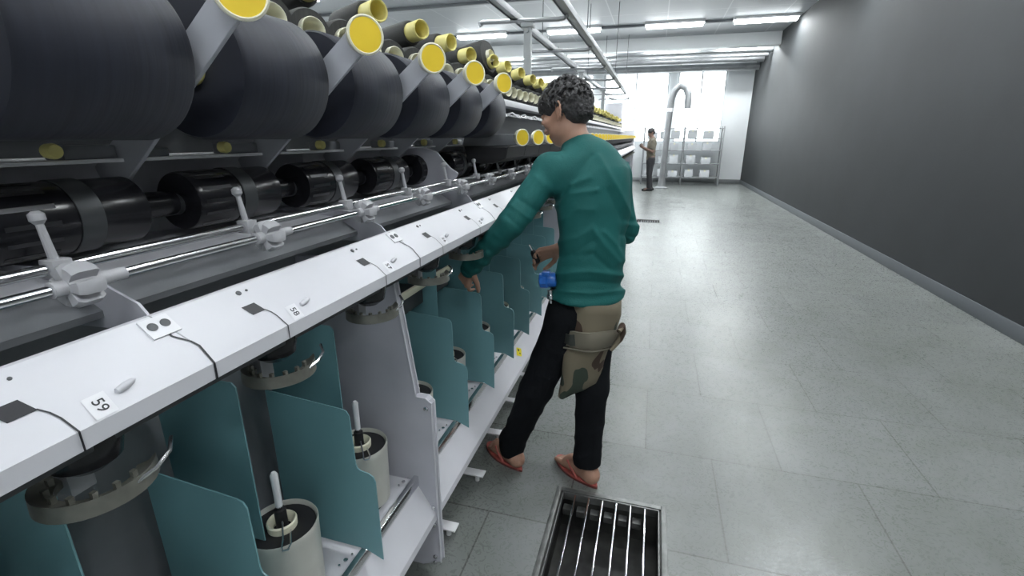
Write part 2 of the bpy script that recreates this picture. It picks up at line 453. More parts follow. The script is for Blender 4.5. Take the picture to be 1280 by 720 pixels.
# latch plate with two screws by each cover joint
for j in range(-2, 8):
    y = QY+2*P*j-.02
    bm = bmesh.new(); vs = [top(t, yy, o) for t, yy, o in ((.034, y-.020, 0), (.034, y+.020, 0), (.066, y+.020, 0), (.066, y-.020, 0))]
    a = [bm.verts.new(v) for v in vs]; b = [bm.verts.new(v+nl*.0025) for v in vs]
    bm.faces.new(b); [bm.faces.new((a[i], a[(i+1) % 4], b[(i+1) % 4], b[i])) for i in range(4)]
    o = mpart(bm, 'latch_plate', M['label'], auto=20)
    for d in (-.009, .009):
        bm = lathe(bmesh.new(), top(.052, y+d, .0025), nl, [(0, .0065), (.001, .0065), (.0014, .004)], 16)
        for v in bm.verts: v.co.x += OX; v.co.y += OY
        s = done(bm, 'latch_screw', M['dgrey'], o)
# position numbers
def text_mesh(body, size):
    cu = bpy.data.curves.new('t', 'FONT'); cu.body = body; cu.size = size; cu.align_x = 'CENTER'; cu.align_y = 'CENTER'; cu.extrude = .0002
    o = bpy.data.objects.new('t', cu); COL.objects.link(o)
    me = bpy.data.meshes.new_from_object(o); bpy.data.objects.remove(o); return me
for k in range(-3, 9):
    me = text_mesh(str(57-k), .017)
    c = frontf(.016, .935+P*k+.022, .0014)
    # text reads along y with its top towards +y turned, as on the label
    R = Matrix((( (-f2).x, 0, n2.x), (0, -1, 0), ((-f2).z, 0, n2.z))) if False else None
    ex = -f2; ez = n2; ey = ez.cross(ex)
    Mx = Matrix((ex, ey, ez)).transposed()
    for v in me.vertices: v.co = Mx @ v.co + c + Vector((OX, OY, 0))
    lb = bmesh.new(); patch(lb, frontf, .002, .030, c.y-.012, c.y+.012, .0010)
    o = mpart(lb, 'number_label', M['label'], auto=None)
    link('number', me, M['mark'], o)
    o['label'] = 'small white label reading %d' % (57-k)
# stickers
bm = bmesh.new(); c = Vector((-.630, 2.30, 0));
def sill(t, y, off=0):  # t from lip down the slope
    d = Vector((.068, 0, -.114)).normalized(); nn_ = Vector((.114, 0, .068)).normalized()
    return Vector((-.668, y, .376)) + d*t + nn_*off
bm.faces.new([bm.verts.new(sill(t, y, .0012)) for t, y in ((.035, 2.33), (.065, 2.375), (.095, 2.33), (.065, 2.285))])
o = mpart(bm, 'warning_sticker', M['warn'], auto=None); o['label'] = 'yellow diamond warning sticker on the sill'
bm = bmesh.new()
for t, y, r in ((.055, 2.335, .008), (.075, 2.33, .005)):
    lathe(bm, sill(t, y, .0014), (.114, 0, .068), [(0, r), (.0004, r)], 12)
mpart(bm, 'warning_symbol', M['mark'], parent=o) if False else None
for v in bm.verts: v.co.x += OX; v.co.y += OY
done(bm, 'warning_symbol', M['mark'], o)
bm = bmesh.new(); patch(bm, top, .03, .055, 2.27, 2.32, .0012, skew=.01)
o = mpart(bm, 'rail_sticker', M['warn'], auto=None); o['label'] = 'yellow sticker on the rail cover'

# divider panels every eight spindles
def divider(y):
    pts = [(-.70, 1.11), (-.647, .692), (-.612, .690), (-.600, .684), (-.594, .672), (-.592, .06), (-.66, .03), (-1.02, .03), (-1.02, 1.11)]
    bm = prism_y(bmesh.new(), pts, y-.011, y+.011, .002)
    o = mpart(bm, 'divider_panel', M['panel'], auto=20)
    bm = bmesh.new()
    edge = [(-.70, 1.10), (-.647, .692)]
    for dy in (-.012, .011): tube(bm, [(-.697, y+dy, 1.10), (-.644, y+dy, .692), (-.612, y+dy, .690), (-.594, y+dy, .676), (-.590, y+dy, .06)], .0028, 6)
    for v in bm.verts: v.co.x += OX; v.co.y += OY
    done(bm, 'edge_trim', M['white'], o)
    bm = bmesh.new()
    for x, z in ((-.612, .655), (-.607, .285), (-.607, .215), (-.61, .08), (-.612, .055)): lathe(bm, (x, y-.0115, z), (0, -1, 0), [(0, .008), (.004, .008), (.006, .005)], 14)
    for v in bm.verts: v.co.x += OX; v.co.y += OY
    done(bm, 'panel_bolt', M['steel'], o)
for j in range(0, 6): divider(1.18+8*P*j)
divider(Y0)
# teal guards
gk = [k for k in ALL if (k-1) % 8 != 0]
def guard_bm():
    pts = [(-.90, .84), (-.680, .822), (-.667, .818), (-.660, .806), (-.657, .668), (-.654, .658), (-.645, .652), (-.622, .648), (-.610, .640), (-.605, .625), (-.605, .380), (-.655, .402), (-.90, .405)]
    return prism_y(bmesh.new(), pts, -.0015, .0015)
series('guard_panel', guard_bm(), M['teal'], .865, gk, auto=None)
# second row of guards standing deeper on the other side of each spindle
bm = prism_y(bmesh.new(), [(-1.0, .98), (-.78, .98), (-.77, .97), (-.77, .38), (-1.0, .38)], -.0015, .0015)
series('rear_guard', bm, M['teal'], .865+.12, [k for k in ALL if k < 20], auto=None)
# balance bar boxes behind the guards
bm = bmesh.new(); box(bm, -1.0, -.83, 1.20, 1.86, .83, .90, .003); mpart(bm, 'inner_rail', M['dgrey'])
bm = bmesh.new(); box(bm, -.83, -.815, 1.20, 1.86, .895, .92, .003); mpart(bm, 'inner_rail_edge', M['cream'])
# spindle pots
pot = lathe(bmesh.new(), (-.762, 0, .405), (0, 0, 1), [(0, .066), (.004, .074), (.17, .078), (.188, .079), (.192, .077), (.188, .074), (.165, .072)], 40, True, False)
lid = lathe(bmesh.new(), (-.762, 0, .577), (0, 0, 1), [(0, .0725), (.008, .0725), (.010, .03), (.004, .02)], 32)
crg = lathe(bmesh.new(), (-.762, 0, .583), (0, 0, 1), [(0, .020), (0, .032), (.020, .033), (.024, .030), (.020, .026), (.004, .020)], 28, False, False)
pin = bmesh.new(); lathe(pin, (-.762, 0, .585), (0, 0, 1), [(0, .013), (.05, .013), (.052, .008), (.06, .008)], 16)
pinw = lathe(bmesh.new(), (-.762, 0, .643), (0, 0, 1), [(0, .008), (.07, .0085), (.085, .009), (.092, .005)], 14)
loop = tube(bmesh.new(), [(-.75, -.01, .612), (-.72, -.045, .60), (-.705, -.066, .603), (-.697, -.072, .604), (-.689, -.066, .604), (-.695, -.05, .602), (-.735, -.005, .592)], .0022, 6)
foot = bmesh.new(); cyl(foot, (-.762, 0, .378), (-.762, 0, .405), .05, 24); box(foot, -.72, -.685, -.02, .02, .378, .402, .003)
bmesh.ops.rotate(foot, verts=foot.verts, cent=(-.762, 0, 0), matrix=Matrix.Rotation(math.radians(-55), 3, 'Z'))
series('spindle_pot', pot, M['potw'], 1.030, [k for k in ALL if k < K1], subs=[('pot_lid', lid, M['blackm']), ('pot_ring', crg, M['cream']), ('pin_base', pin, M['blackm']), ('pin', pinw, M['plate']), ('wire_loop', loop, M['steel']), ('pot_base', foot, M['blackm'])])
bm = bmesh.new()
for dx in (-.02, 0, .02): lathe(bm, (-.70+dx*.3, dx, .378), (0, 0, 1), [(0, .006 if dx == 0 else .0035), (.004, .006 if dx == 0 else .0035), (.005, .003)], 12)
series('shelf_bolt', bm, M['steel'], 1.150, [k for k in ALL if k < 20])
# balloon rings under the rail
def arc_ring():
    bm = bmesh.new(); n = 26; a0, a1 = math.radians(-165), math.radians(55)
    rows = []
    for i in range(n+1):
        a = a0+(a1-a0)*i/n; c, s = math.cos(a), math.sin(a)
        rows.append([bm.verts.new((-.635+r*c, r*s, 1.045+z)) for r, z in ((.040, 0), (.0535, .002), (.062, .010), (.063, -.012), (.058, -.014), (.040, -.010))])
    for a, b in zip(rows, rows[1:]):
        for i in range(6): bm.faces.new((a[i], a[(i+1) % 6], b[(i+1) % 6], b[i]))
    bm.faces.new(rows[0]); bm.faces.new(rows[-1][::-1])
    for q in range(7):
        a = a0+(a1-a0)*(q+.7)/8; box(bm, -.635+.046*math.cos(a)-.003, -.635+.046*math.cos(a)+.003, .046*math.sin(a)-.003, .046*math.sin(a)+.003, 1.045, 1.055)
    return bm
hook = tube(bmesh.new(), [(-.60, .075, 1.062), (-.580, .055, 1.058), (-.573, .03, 1.052), (-.576, .0, 1.047), (-.59, -.03, 1.047)], .0028, 6)
hub = lathe(bmesh.new(), (-.640, .0, 1.062), (0, 0, 1), [(0, .020), (.012, .036), (.04, .042), (.062, .042)], 24)
arm_ = box(bmesh.new(), -.70, -.662, -.015, .015, 1.02, 1.125, .003)
series('balloon_ring', arc_ring(), M['olive'], .965, ALL, subs=[('yarn_guide_hook', hook, M['steel']), ('guide_cup', hub, M['black']), ('ring_bracket', arm_, M['grey'])])
# feet under the sill
bm = box(bmesh.new(), -.72, -.606, -.022, .022, .035, .041, .001)
cyl(bm, (-.64, 0, 0), (-.64, 0, .036), .010, 10)
series('levelling_foot', bm, M['plate'], 1.345-P, ALL)

# rods with star knobs
bm = cyl(bmesh.new(), (-.67, Y0, 1.277), (-.67, Y1, 1.277), .0065, 12); mpart(bm, 'feed_rod', M['steel'])
bm = cyl(bmesh.new(), (-.735, Y0, 1.288), (-.735, Y1, 1.288), .0075, 12); mpart(bm, 'rear_rod', M['steel'])
def star():
    bm = bmesh.new(); n = 60; rows = []
    for y, s in ((-.016, .86), (-.010, 1), (.010, 1), (.016, .86)):
        rows.append([bm.verts.new((-.67+math.cos(2*PI*i/n)*s*(.0205+.0075*(1 if math.cos(6*2*PI*i/n) > -.45 else -.9)), y, 1.277+math.sin(2*PI*i/n)*s*(.0205+.0075*(1 if math.cos(6*2*PI*i/n) > -.45 else -.9)))) for i in range(n)])
    for a, b in zip(rows, rows[1:]):
        for i in range(n): bm.faces.new((a[i], a[(i+1) % n], b[(i+1) % n], b[i]))
    bm.faces.new(rows[0][::-1]); bm.faces.new(rows[-1])
    lathe(bm, (-.67, -.03, 1.277), (0, 1, 0), [(0, .010), (.06, .010)], 16)
    lathe(bm, (-.67, .03, 1.277), (0, 1, 0), [(0, .0085), (.025, .0085)], 12)
    return bm
series('star_knob', star(), M['knob'], 1.025, ALL)
bm = bmesh.new(); cyl(bm, (-.735, 0, 1.285), (-.745, 0, 1.345), .006, 10, .0045); lathe(bm, (-.745, 0, 1.343), (-.1, 0, 1), [(0, .004), (.006, .009), (.014, .009), (.018, .004)], 12)
box(bm, -.748, -.722, -.012, .012, 1.276, 1.300, .002)
series('yarn_peg', bm, M['knob'], 1.36-P, ALL)
# friction drums
bm = lathe(bmesh.new(), (-.885, 0, 1.330), (0, 1, 0), [(0, .030), (0, .054), (.004, .056), (.09, .056), (.092, .0562), (.135, .0562), (.137, .055), (.215, .055), (.217, .025), (.30, .022)], 48, True, True)
belt = lathe(bmesh.new(), (-.885, .105, 1.330), (0, 1, 0), [(0, .0563), (.0, .058), (.035, .058), (.035, .0563)], 48, False, False)
slots = bmesh.new()
for i in range(14):
    a = 2*PI*i/14; c, s = math.cos(a), math.sin(a)
    p = Vector((-.885+.0563*c, 0, 1.330+.0563*s)); u = Vector((-s, 0, c))*.0035
    slots.faces.new([slots.verts.new(q) for q in (p-u+Vector((0, .012, 0)), p+u+Vector((0, .012, 0)), p+u+Vector((0, .08, 0)), p-u+Vector((0, .08, 0)))])
series('friction_drum', bm, M['black'], 1.355-P, ALL, subs=[('drum_belt', belt, M['dgrey']), ('drum_slats', slots, M['slat'])])
bm = cyl(bmesh.new(), (-.89, Y0, 1.325), (-.89, Y1, 1.325), .020, 14); mpart(bm, 'drum_shaft', M['dgrey'])
# back panels and upper shelf
segs = [Y0]+[1.22+4*P*j for j in range(-1, 11)]+[Y1]
for a, b in zip(segs, segs[1:]):
    if b-a < .05: continue
    bm = box(bmesh.new(), -1.0, -.985, a+.002, b-.002, 1.16, 1.408, .002); mpart(bm, 'back_panel', M['white'])
bm = prism_y(bmesh.new(), [(-.985, 1.245), (-.80, 1.235), (-.795, 1.250), (-.985, 1.262)], Y0, Y1); mpart(bm, 'yarn_trough', M['white'])
bm = prism_y(bmesh.new(), [(-.795, 1.250), (-.735, 1.215), (-.735, 1.205), (-.80, 1.235)], Y0, Y1); mpart(bm, 'trough_lip', M['grey'])
bm = bmesh.new(); box(bm, -1.10, -.875, Y0, Y1, 1.409, 1.415, .001); mpart(bm, 'upper_shelf', M['plate'])
bm = bmesh.new()
box(bm, -.93, -.885, .02, .10, 1.415, 1.437, .002); box(bm, -.92, -.89, .12, .20, 1.415, 1.430, .002)
kn = lathe(bmesh.new(), (-.885, .0, 1.429), (1, 0, 0), [(0, .011), (.012, .012), (.018, .010)], 18)
series('shelf_bracket', bm, M['grey'], 1.16-P, ALL, subs=[('small_yellow_knob', kn, M['pale_yellow'])])
# curved plates across the rods
def cross_plate(y, full=True):
    if not full:
        bm = prism_y(bmesh.new(), [(-.80, 1.27), (-.74, 1.262), (-.665, 1.232), (-.650, 1.215), (-.70, 1.19), (-.985, 1.18), (-.985, 1.27)], y-.002, y+.002)
        mpart(bm, 'cross_plate', M['panel'], auto=20); return
    bm = prism_y(bmesh.new(), [(-.91, 1.408), (-.83, 1.412), (-.79, 1.395), (-.76, 1.36), (-.735, 1.335), (-.705, 1.318), (-.715, 1.30), (-.74, 1.285), (-.665, 1.235), (-.650, 1.215), (-.70, 1.19), (-.985, 1.18), (-.985, 1.30)], y-.002, y+.002)
    o = mpart(bm, 'cross_plate', M['panel'], auto=20)
    bm = tube(bmesh.new(), [(-.84, y-.002, 1.412), (-.79, y-.002, 1.397), (-.76, y-.002, 1.362), (-.735, y-.002, 1.337), (-.705, y-.002, 1.319)], .003, 6)
    for v in bm.verts: v.co.x += OX; v.co.y += OY
    done(bm, 'plate_edge', M['white'], o)
for j in (-2, -1, 0, 1, 3, 5, 7, 9, 13): cross_plate(1.085+2*P*j, j in (-3, 1, 5, 9, 13))

# cradle arms with yellow discs
def disc(x, z):
    r = lathe(bmesh.new(), (x-.016, 0, z), (1, 0, .0), [(0, .016), (.001, .033), (.018, .0375), (.024, .0375), (.026, .0345), (.024, .0325)], 40, True, False)
    f = lathe(bmesh.new(), (x+.003, 0, z), (1, 0, .0), [(0, .0328), (.005, .0325), (.0055, .0)], 40, False, False)
    for b in (r, f):
        bmesh.ops.rotate(b, verts=b.verts, cent=(x, 0, z), matrix=Matrix.Rotation(math.radians(-38), 3, 'Z'))
    return r, f
HI = [k for k in ALL if k <= 3]; LO = [k for k in ALL if k > 3]
def armplate(p, q, w, t=.004):
    p = Vector(p); q = Vector(q); d = (q-p).normalized(); nn_ = Vector((-d.z, 0, d.x))*w/2
    pts = [p+nn_, q+nn_*.85, q-nn_*.85, p-nn_-d*.02]
    return prism_y(bmesh.new(), [(v.x, v.z) for v in pts], -t, t, .001)
a = armplate((-.93, 0, 1.375), (-.598, 0, 1.640), .062); r, f = disc(-.585, 1.645)
series('cradle_arm', a, M['armg'], .951, HI, subs=[('disc_rim', r, M['cream']), ('yellow_disc', f, M['yellow'])])
a = armplate((-.86, 0, 1.432), (-.605, 0, 1.438), .055); r, f = disc(-.59, 1.447)
blk = prism_y(bmesh.new(), [(-.84, 1.41), (-.63, 1.408), (-.64, 1.36), (-.70, 1.335), (-.82, 1.335)], -.08, .235, .004)
gate = prism_y(bmesh.new(), [(-.86, 1.452), (-.855, 1.415), (-.66, 1.408), (-.655, 1.414), (-.80, 1.452)], .006, .20, .002)
series('cradle_arm', a, M['grey'], .935, LO, subs=[('disc_rim', r, M['cream']), ('yellow_disc', f, M['yellow']), ('cradle_block', blk, M['blackm']), ('cradle_plate', gate, M['grey'])])

# upper creel: tray, guide rail
bm = bmesh.new(); box(bm, -1.65, -.93, Y0, Y1, 1.640, 1.655, .002); mpart(bm, 'creel_tray', M['grey'])
bm = bmesh.new(); box(bm, -.935, -.925, Y0, Y1, 1.635, 1.672, .002); mpart(bm, 'tray_rim', M['plate'])
bm = bmesh.new(); box(bm, -1.08, -1.04, Y0, Y1, 1.415, 1.64, .002); mpart(bm, 'creel_back', M['dgrey'])
bm = cyl(bmesh.new(), (-.96, Y0, 1.585), (-.96, Y1, 1.585), .007, 10); mpart(bm, 'guide_rail', M['steel'])
bm = bmesh.new(); tube(bm, [(-.96, 0, 1.59), (-.93, .02, 1.60), (-.90, .04, 1.575), (-.885, .06, 1.57), (-.90, .08, 1.585), (-.93, .07, 1.59)], .005, 6)
series('pigtail_guide', bm, M['plate'], 1.0, ALL)
for j in range(0, 13):
    y = Y0+.2+j*1.16
    bm = bmesh.new(); box(bm, -1.32, -1.28, y-.02, y+.02, 1.24, 1.64, .003); mpart(bm, 'creel_upright', M['grey'])
# end cabinet
bm = bmesh.new(); box(bm, -1.9, -.62, Y1, Y1+.45, .03, 1.62, .02); mpart(bm, 'end_cabinet', M['white'])
bm = bmesh.new(); box(bm, -1.5, -1.0, Y1+.1, Y1+.4, 1.62, 2.35, .02); mpart(bm, 'end_tower', M['white'])
# far side of the machine
bm = prism_y(bmesh.new(), [(-2.05, 1.12), (-2.05, 1.16), (-1.97, 1.21), (-1.75, 1.22), (-1.75, 1.10)], Y0, Y1); mpart(bm, 'rear_cover', M['white'])
bm = bmesh.new(); box(bm, -2.0, -1.75, Y0, Y1, .03, .30, .003); mpart(bm, 'rear_sill', M['white'])
# posts and overhead tracks
T0, TP = 5.05, 3.55
for j in range(0, 3):
    y = T0+TP*j
    bm = bmesh.new(); box(bm, -1.335, -1.265, y-.03, y+.03, 1.24, 2.50, .004); box(bm, -1.36, -1.24, y-.05, y+.05, 2.46, 2.50, .004)
    cyl(bm, (-1.30, y-.06, 2.43), (-1.30, y+.06, 2.43), .02, 12)
    mpart(bm, 'post', M['post'])
OT = empty('overhead_track', (-1.18, 7.0, 2.54), 'grey overhead travelling track of two parallel rails above the machine', 'track')
def opart(bm, name, m):
    for v in bm.verts: v.co.x += 1.18; v.co.y -= 7.0; v.co.z -= 2.54
    return done(bm, name, m, OT)
for x, w in ((-.90, .085), (-1.44, .07)):
    bm = bmesh.new(); box(bm, x-w/2, x+w/2, -1.0, 17.3, 2.555, 2.565, .001)
    for s in (-1, 1): box(bm, x+s*w/2-.004, x+s*w/2+.004, -1.0, 17.3, 2.54, 2.60, .001)
    opart(bm, 'track_rail', M['alu'])
    bm = bmesh.new()
    for q in range(23): box(bm, x-.004, x+.004, 1+q*.7, 1.02+q*.7, 2.56, 2.66)
    opart(bm, 'track_pins', M['alu'])
for j in range(-3, 7):
    y = T0+TP*.5*j
    bm = tube(bmesh.new(), [(-1.78, y, 2.50), (-1.795, y, 2.53), (-1.77, y, 2.535), (-1.0, y, 2.52), (-.95, y, 2.525), (-.91, y, 2.555)], .022, 10)
    opart(bm, 'cross_arm', M['alu'])
for j, y in enumerate((6.3, 10.4, 13.6)):
    bm = bmesh.new(); cyl(bm, (-.90, y, 2.6), (-.90, y+.05, ZC-.01), .006, 8); cyl(bm, (-1.44, y, 2.6), (-1.44, y+.05, ZC-.01), .006, 8)
    opart(bm, 'hanger_wire', M['dgrey'])

# ------------------------------------------------------------------ yarn packages
ordn = ['nearest', 'second', 'third', 'fourth', 'fifth', 'sixth']
def working_package(k, R, L=.222):
    y = 1.020+P*k
    t = empty('yarn_package', (-.775, y, 1.445+R))
    bm = lathe(bmesh.new(), (0, 0, 0), (0, 1, 0), [(.004, .028), (0, R*.55), (0, R*.96), (.008, R), (L-.008, R), (L, R*.96), (L, R*.5), (L-.004, .028)], 64, False, False)
    done(bm, 'wound_yarn', M['yarn'], t)
    bm = lathe(bmesh.new(), (0, -.006, 0), (0, 1, 0), [(0, .022), (0, .027), (L+.012, .027), (L+.012, .022)], 28, False, False)
    for v in bm.verts: pass
    done(bm, 'tube', M['pale_yellow'], t)
    return t
for i, k in enumerate(range(-3, 4)):
    t = working_package(k, .117)
    tag(t, ['black yarn package first from the near left end', 'full black yarn package second from the near left end',
            'full black yarn package third from the near left end', 'large black yarn package fourth in the row, before the first long grey arm',
            'large black yarn package fifth in the row from the near left end', 'large black yarn package second from the end nearest the working man',
            'large black yarn package nearest the working man\'s head'][i], 'yarn package', 'full black packages in the take-up row')
# creel top: spare cones with yellow tubes
def cone_thing(x, y, z, R, L, rt, tilt, yaw, flip):
    """package whose axis points to the aisle (+x); tube end at the front"""
    t = empty('yarn_cone', (x, y, z)); t.rotation_euler = (0, -tilt, yaw)
    bm = lathe(bmesh.new(), (-L, 0, 0), (1, 0, 0), [(0, rt), (0, R*1.0), (.01, R*1.03), (L-.012, R*.93), (L, R*.86), (L, rt)], 40, False, False)
    done(bm, 'wound_yarn', M['yarn_top'], t)
    e = .075 if flip else .022
    bm = lathe(bmesh.new(), (-L-.02, 0, 0), (1, 0, 0), [(0, rt*.8), (0, rt*1.0), (L+.02+e-.003, rt), (L+.02+e, rt*.94), (L+.02+e-.004, rt*.84), (L+.02, rt*.76), (L*.2, rt*.74)], 32, False, False)
    done(bm, 'tube', M['pale_yellow'] if flip else M['cream'], t)
    return t
cn = 0
special = ['with a long yellow tube tilted up at the near left', 'with a cream ring end behind the first yellow disc', 'with a cream ring end left of the first tilted tube']
protoA = protoB = None
ys_near = []
for k in range(-4, K1-1):
    base = 1.06+P*k
    for typ, dy in (('A', .0), ('B', .07), ('C', .228)):
        y = base+dy+random.uniform(-.002, .002)
        if typ == 'A':
            if protoA is None: t = protoA = cone_thing(-1.03, y, 1.856, .052, .19, .037, math.radians(4), math.radians(-26), True)
            else: t = rep_tree(protoA, (0, 0, 0)); t.location = (-1.03+random.uniform(-.02, .02), y, 1.860+random.uniform(-.002, .012)); t.rotation_euler = (0, -math.radians(4+random.uniform(-3, 6)), math.radians(-26+random.uniform(-7, 7)))
        else:
            if protoB is None: t = protoB = cone_thing(-.965, y, 1.732, .068, .19, .036, math.radians(1), math.radians(-28), False)
            else: t = rep_tree(protoB, (0, 0, 0)); t.location = (-.965+random.uniform(-.008, .008), y, 1.732+random.uniform(-.003, .003)); t.rotation_euler = (0, -math.radians(random.uniform(0, 3)), math.radians(-28+random.uniform(-2, 2)))
        what = ('charcoal yarn cone with yellow tube sticking up' if typ == 'A' else 'charcoal yarn cone with cream ring end, %s of a pair' % ('nearer' if typ == 'B' else 'farther'))
        if base < 3.4:
            q = k+4
            tag(t, what + ', %s group from near end' % (['first', 'second', 'third', 'fourth', 'fifth', 'sixth', 'seventh', 'eighth', 'ninth', 'tenth', 'eleventh', 'twelfth'][q]), 'yarn cone', 'yarn cones on the top creel, nearer than the man')
        else:
            tag(t, what + ' beyond the working man', 'yarn cone', 'tube-up cones far along the top creel' if typ == 'A' else 'ring-end cones far along the top creel, %s of each pair' % ('nearer' if typ == 'B' else 'farther'))
t = cone_thing(-.99, 2.93, 1.90, .10, .26, .034, math.radians(12), math.radians(-12), False)
tag(t, 'big dark yarn cone propped high on the creel left of the first post', 'yarn cone')
t = cone_thing(-1.0, 7.3, 1.90, .085, .26, .034, math.radians(25), math.radians(-20), False)
tag(t, 'dark yarn cone propped above the far creel row, right of the man\'s head', 'yarn cone')

# ------------------------------------------------------------------ far end of the hall
HP = empty('suction_pipe', (.225, 15.1, 0), 'grey standing pipe with flared foot and hooked top at the aisle end', 'pipe')
bm = lathe(bmesh.new(), (0, 0, 0), (0, 0, 1), [(0, .20), (.02, .20), (.06, .12), (.28, .085), (.30, .085)], 24); done(bm, 'flared_foot', M['pipe'], HP)
bm = tube(bmesh.new(), [(0, 0, .28), (.02, 0, 1.2), (.05, 0, 2.2)], .085, 20); done(bm, 'lower_pipe', M['pipe'], HP)
bm = lathe(bmesh.new(), (.05, 0, 2.12), (0, 0, 1), [(0, .10), (.1, .10)], 20); done(bm, 'collar', M['plate'], HP)
bm = tube(bmesh.new(), [(.05, 0, 2.2), (.06, 0, 2.45), (.12, 0, 2.66), (.26, 0, 2.80), (.42, 0, 2.74), (.50, 0, 2.55), (.51, 0, 2.2)], .095, 20); done(bm, 'hooked_hose', M['pipe'], HP)
# rack with cartons
RK = empty('storage_rack', (-.40, 16.3, 0), 'white open storage rack standing before the far wall', 'rack')
for x in (0, 1.2, 2.3):
    for y in (0, .5): done(box(bmesh.new(), x-.02, x+.02, y-.02, y+.02, 0, 1.75, .003), 'upright', M['pipe'], RK)
for z in (.25, .65, 1.05, 1.4, 1.7):
    bm = box(bmesh.new(), -.02, 2.32, -.02, .52, z-.02, z, .003); done(bm, 'shelf', M['pipe'], RK)
cidx = 0
cl = []
for zi, z in enumerate((.25, .65, 1.05, 1.4)):
    for xi, x in enumerate((.10, .48, .80, 1.30, 1.75)):
        w = random.uniform(.24, .30); h = random.uniform(.17, .27)
        t = empty('carton', (-.40+x, 16.35, z)); 
        bm = box(bmesh.new(), 0, w, 0, .35, 0, h, .008); done(bm, 'carton_body', M['box'], t)
        bm = box(bmesh.new(), w/2-.025, w/2+.025, -.001, .351, h-.05, h+.001); done(bm, 'tape', M['cream'], t)
        tag(t, 'pale carton on the %s shelf of the far rack, %s from its left end' % (['lowest', 'second', 'third', 'fourth'][zi], ['first', 'second', 'third', 'fourth', 'fifth'][xi]), 'carton', 'cartons on the far rack')

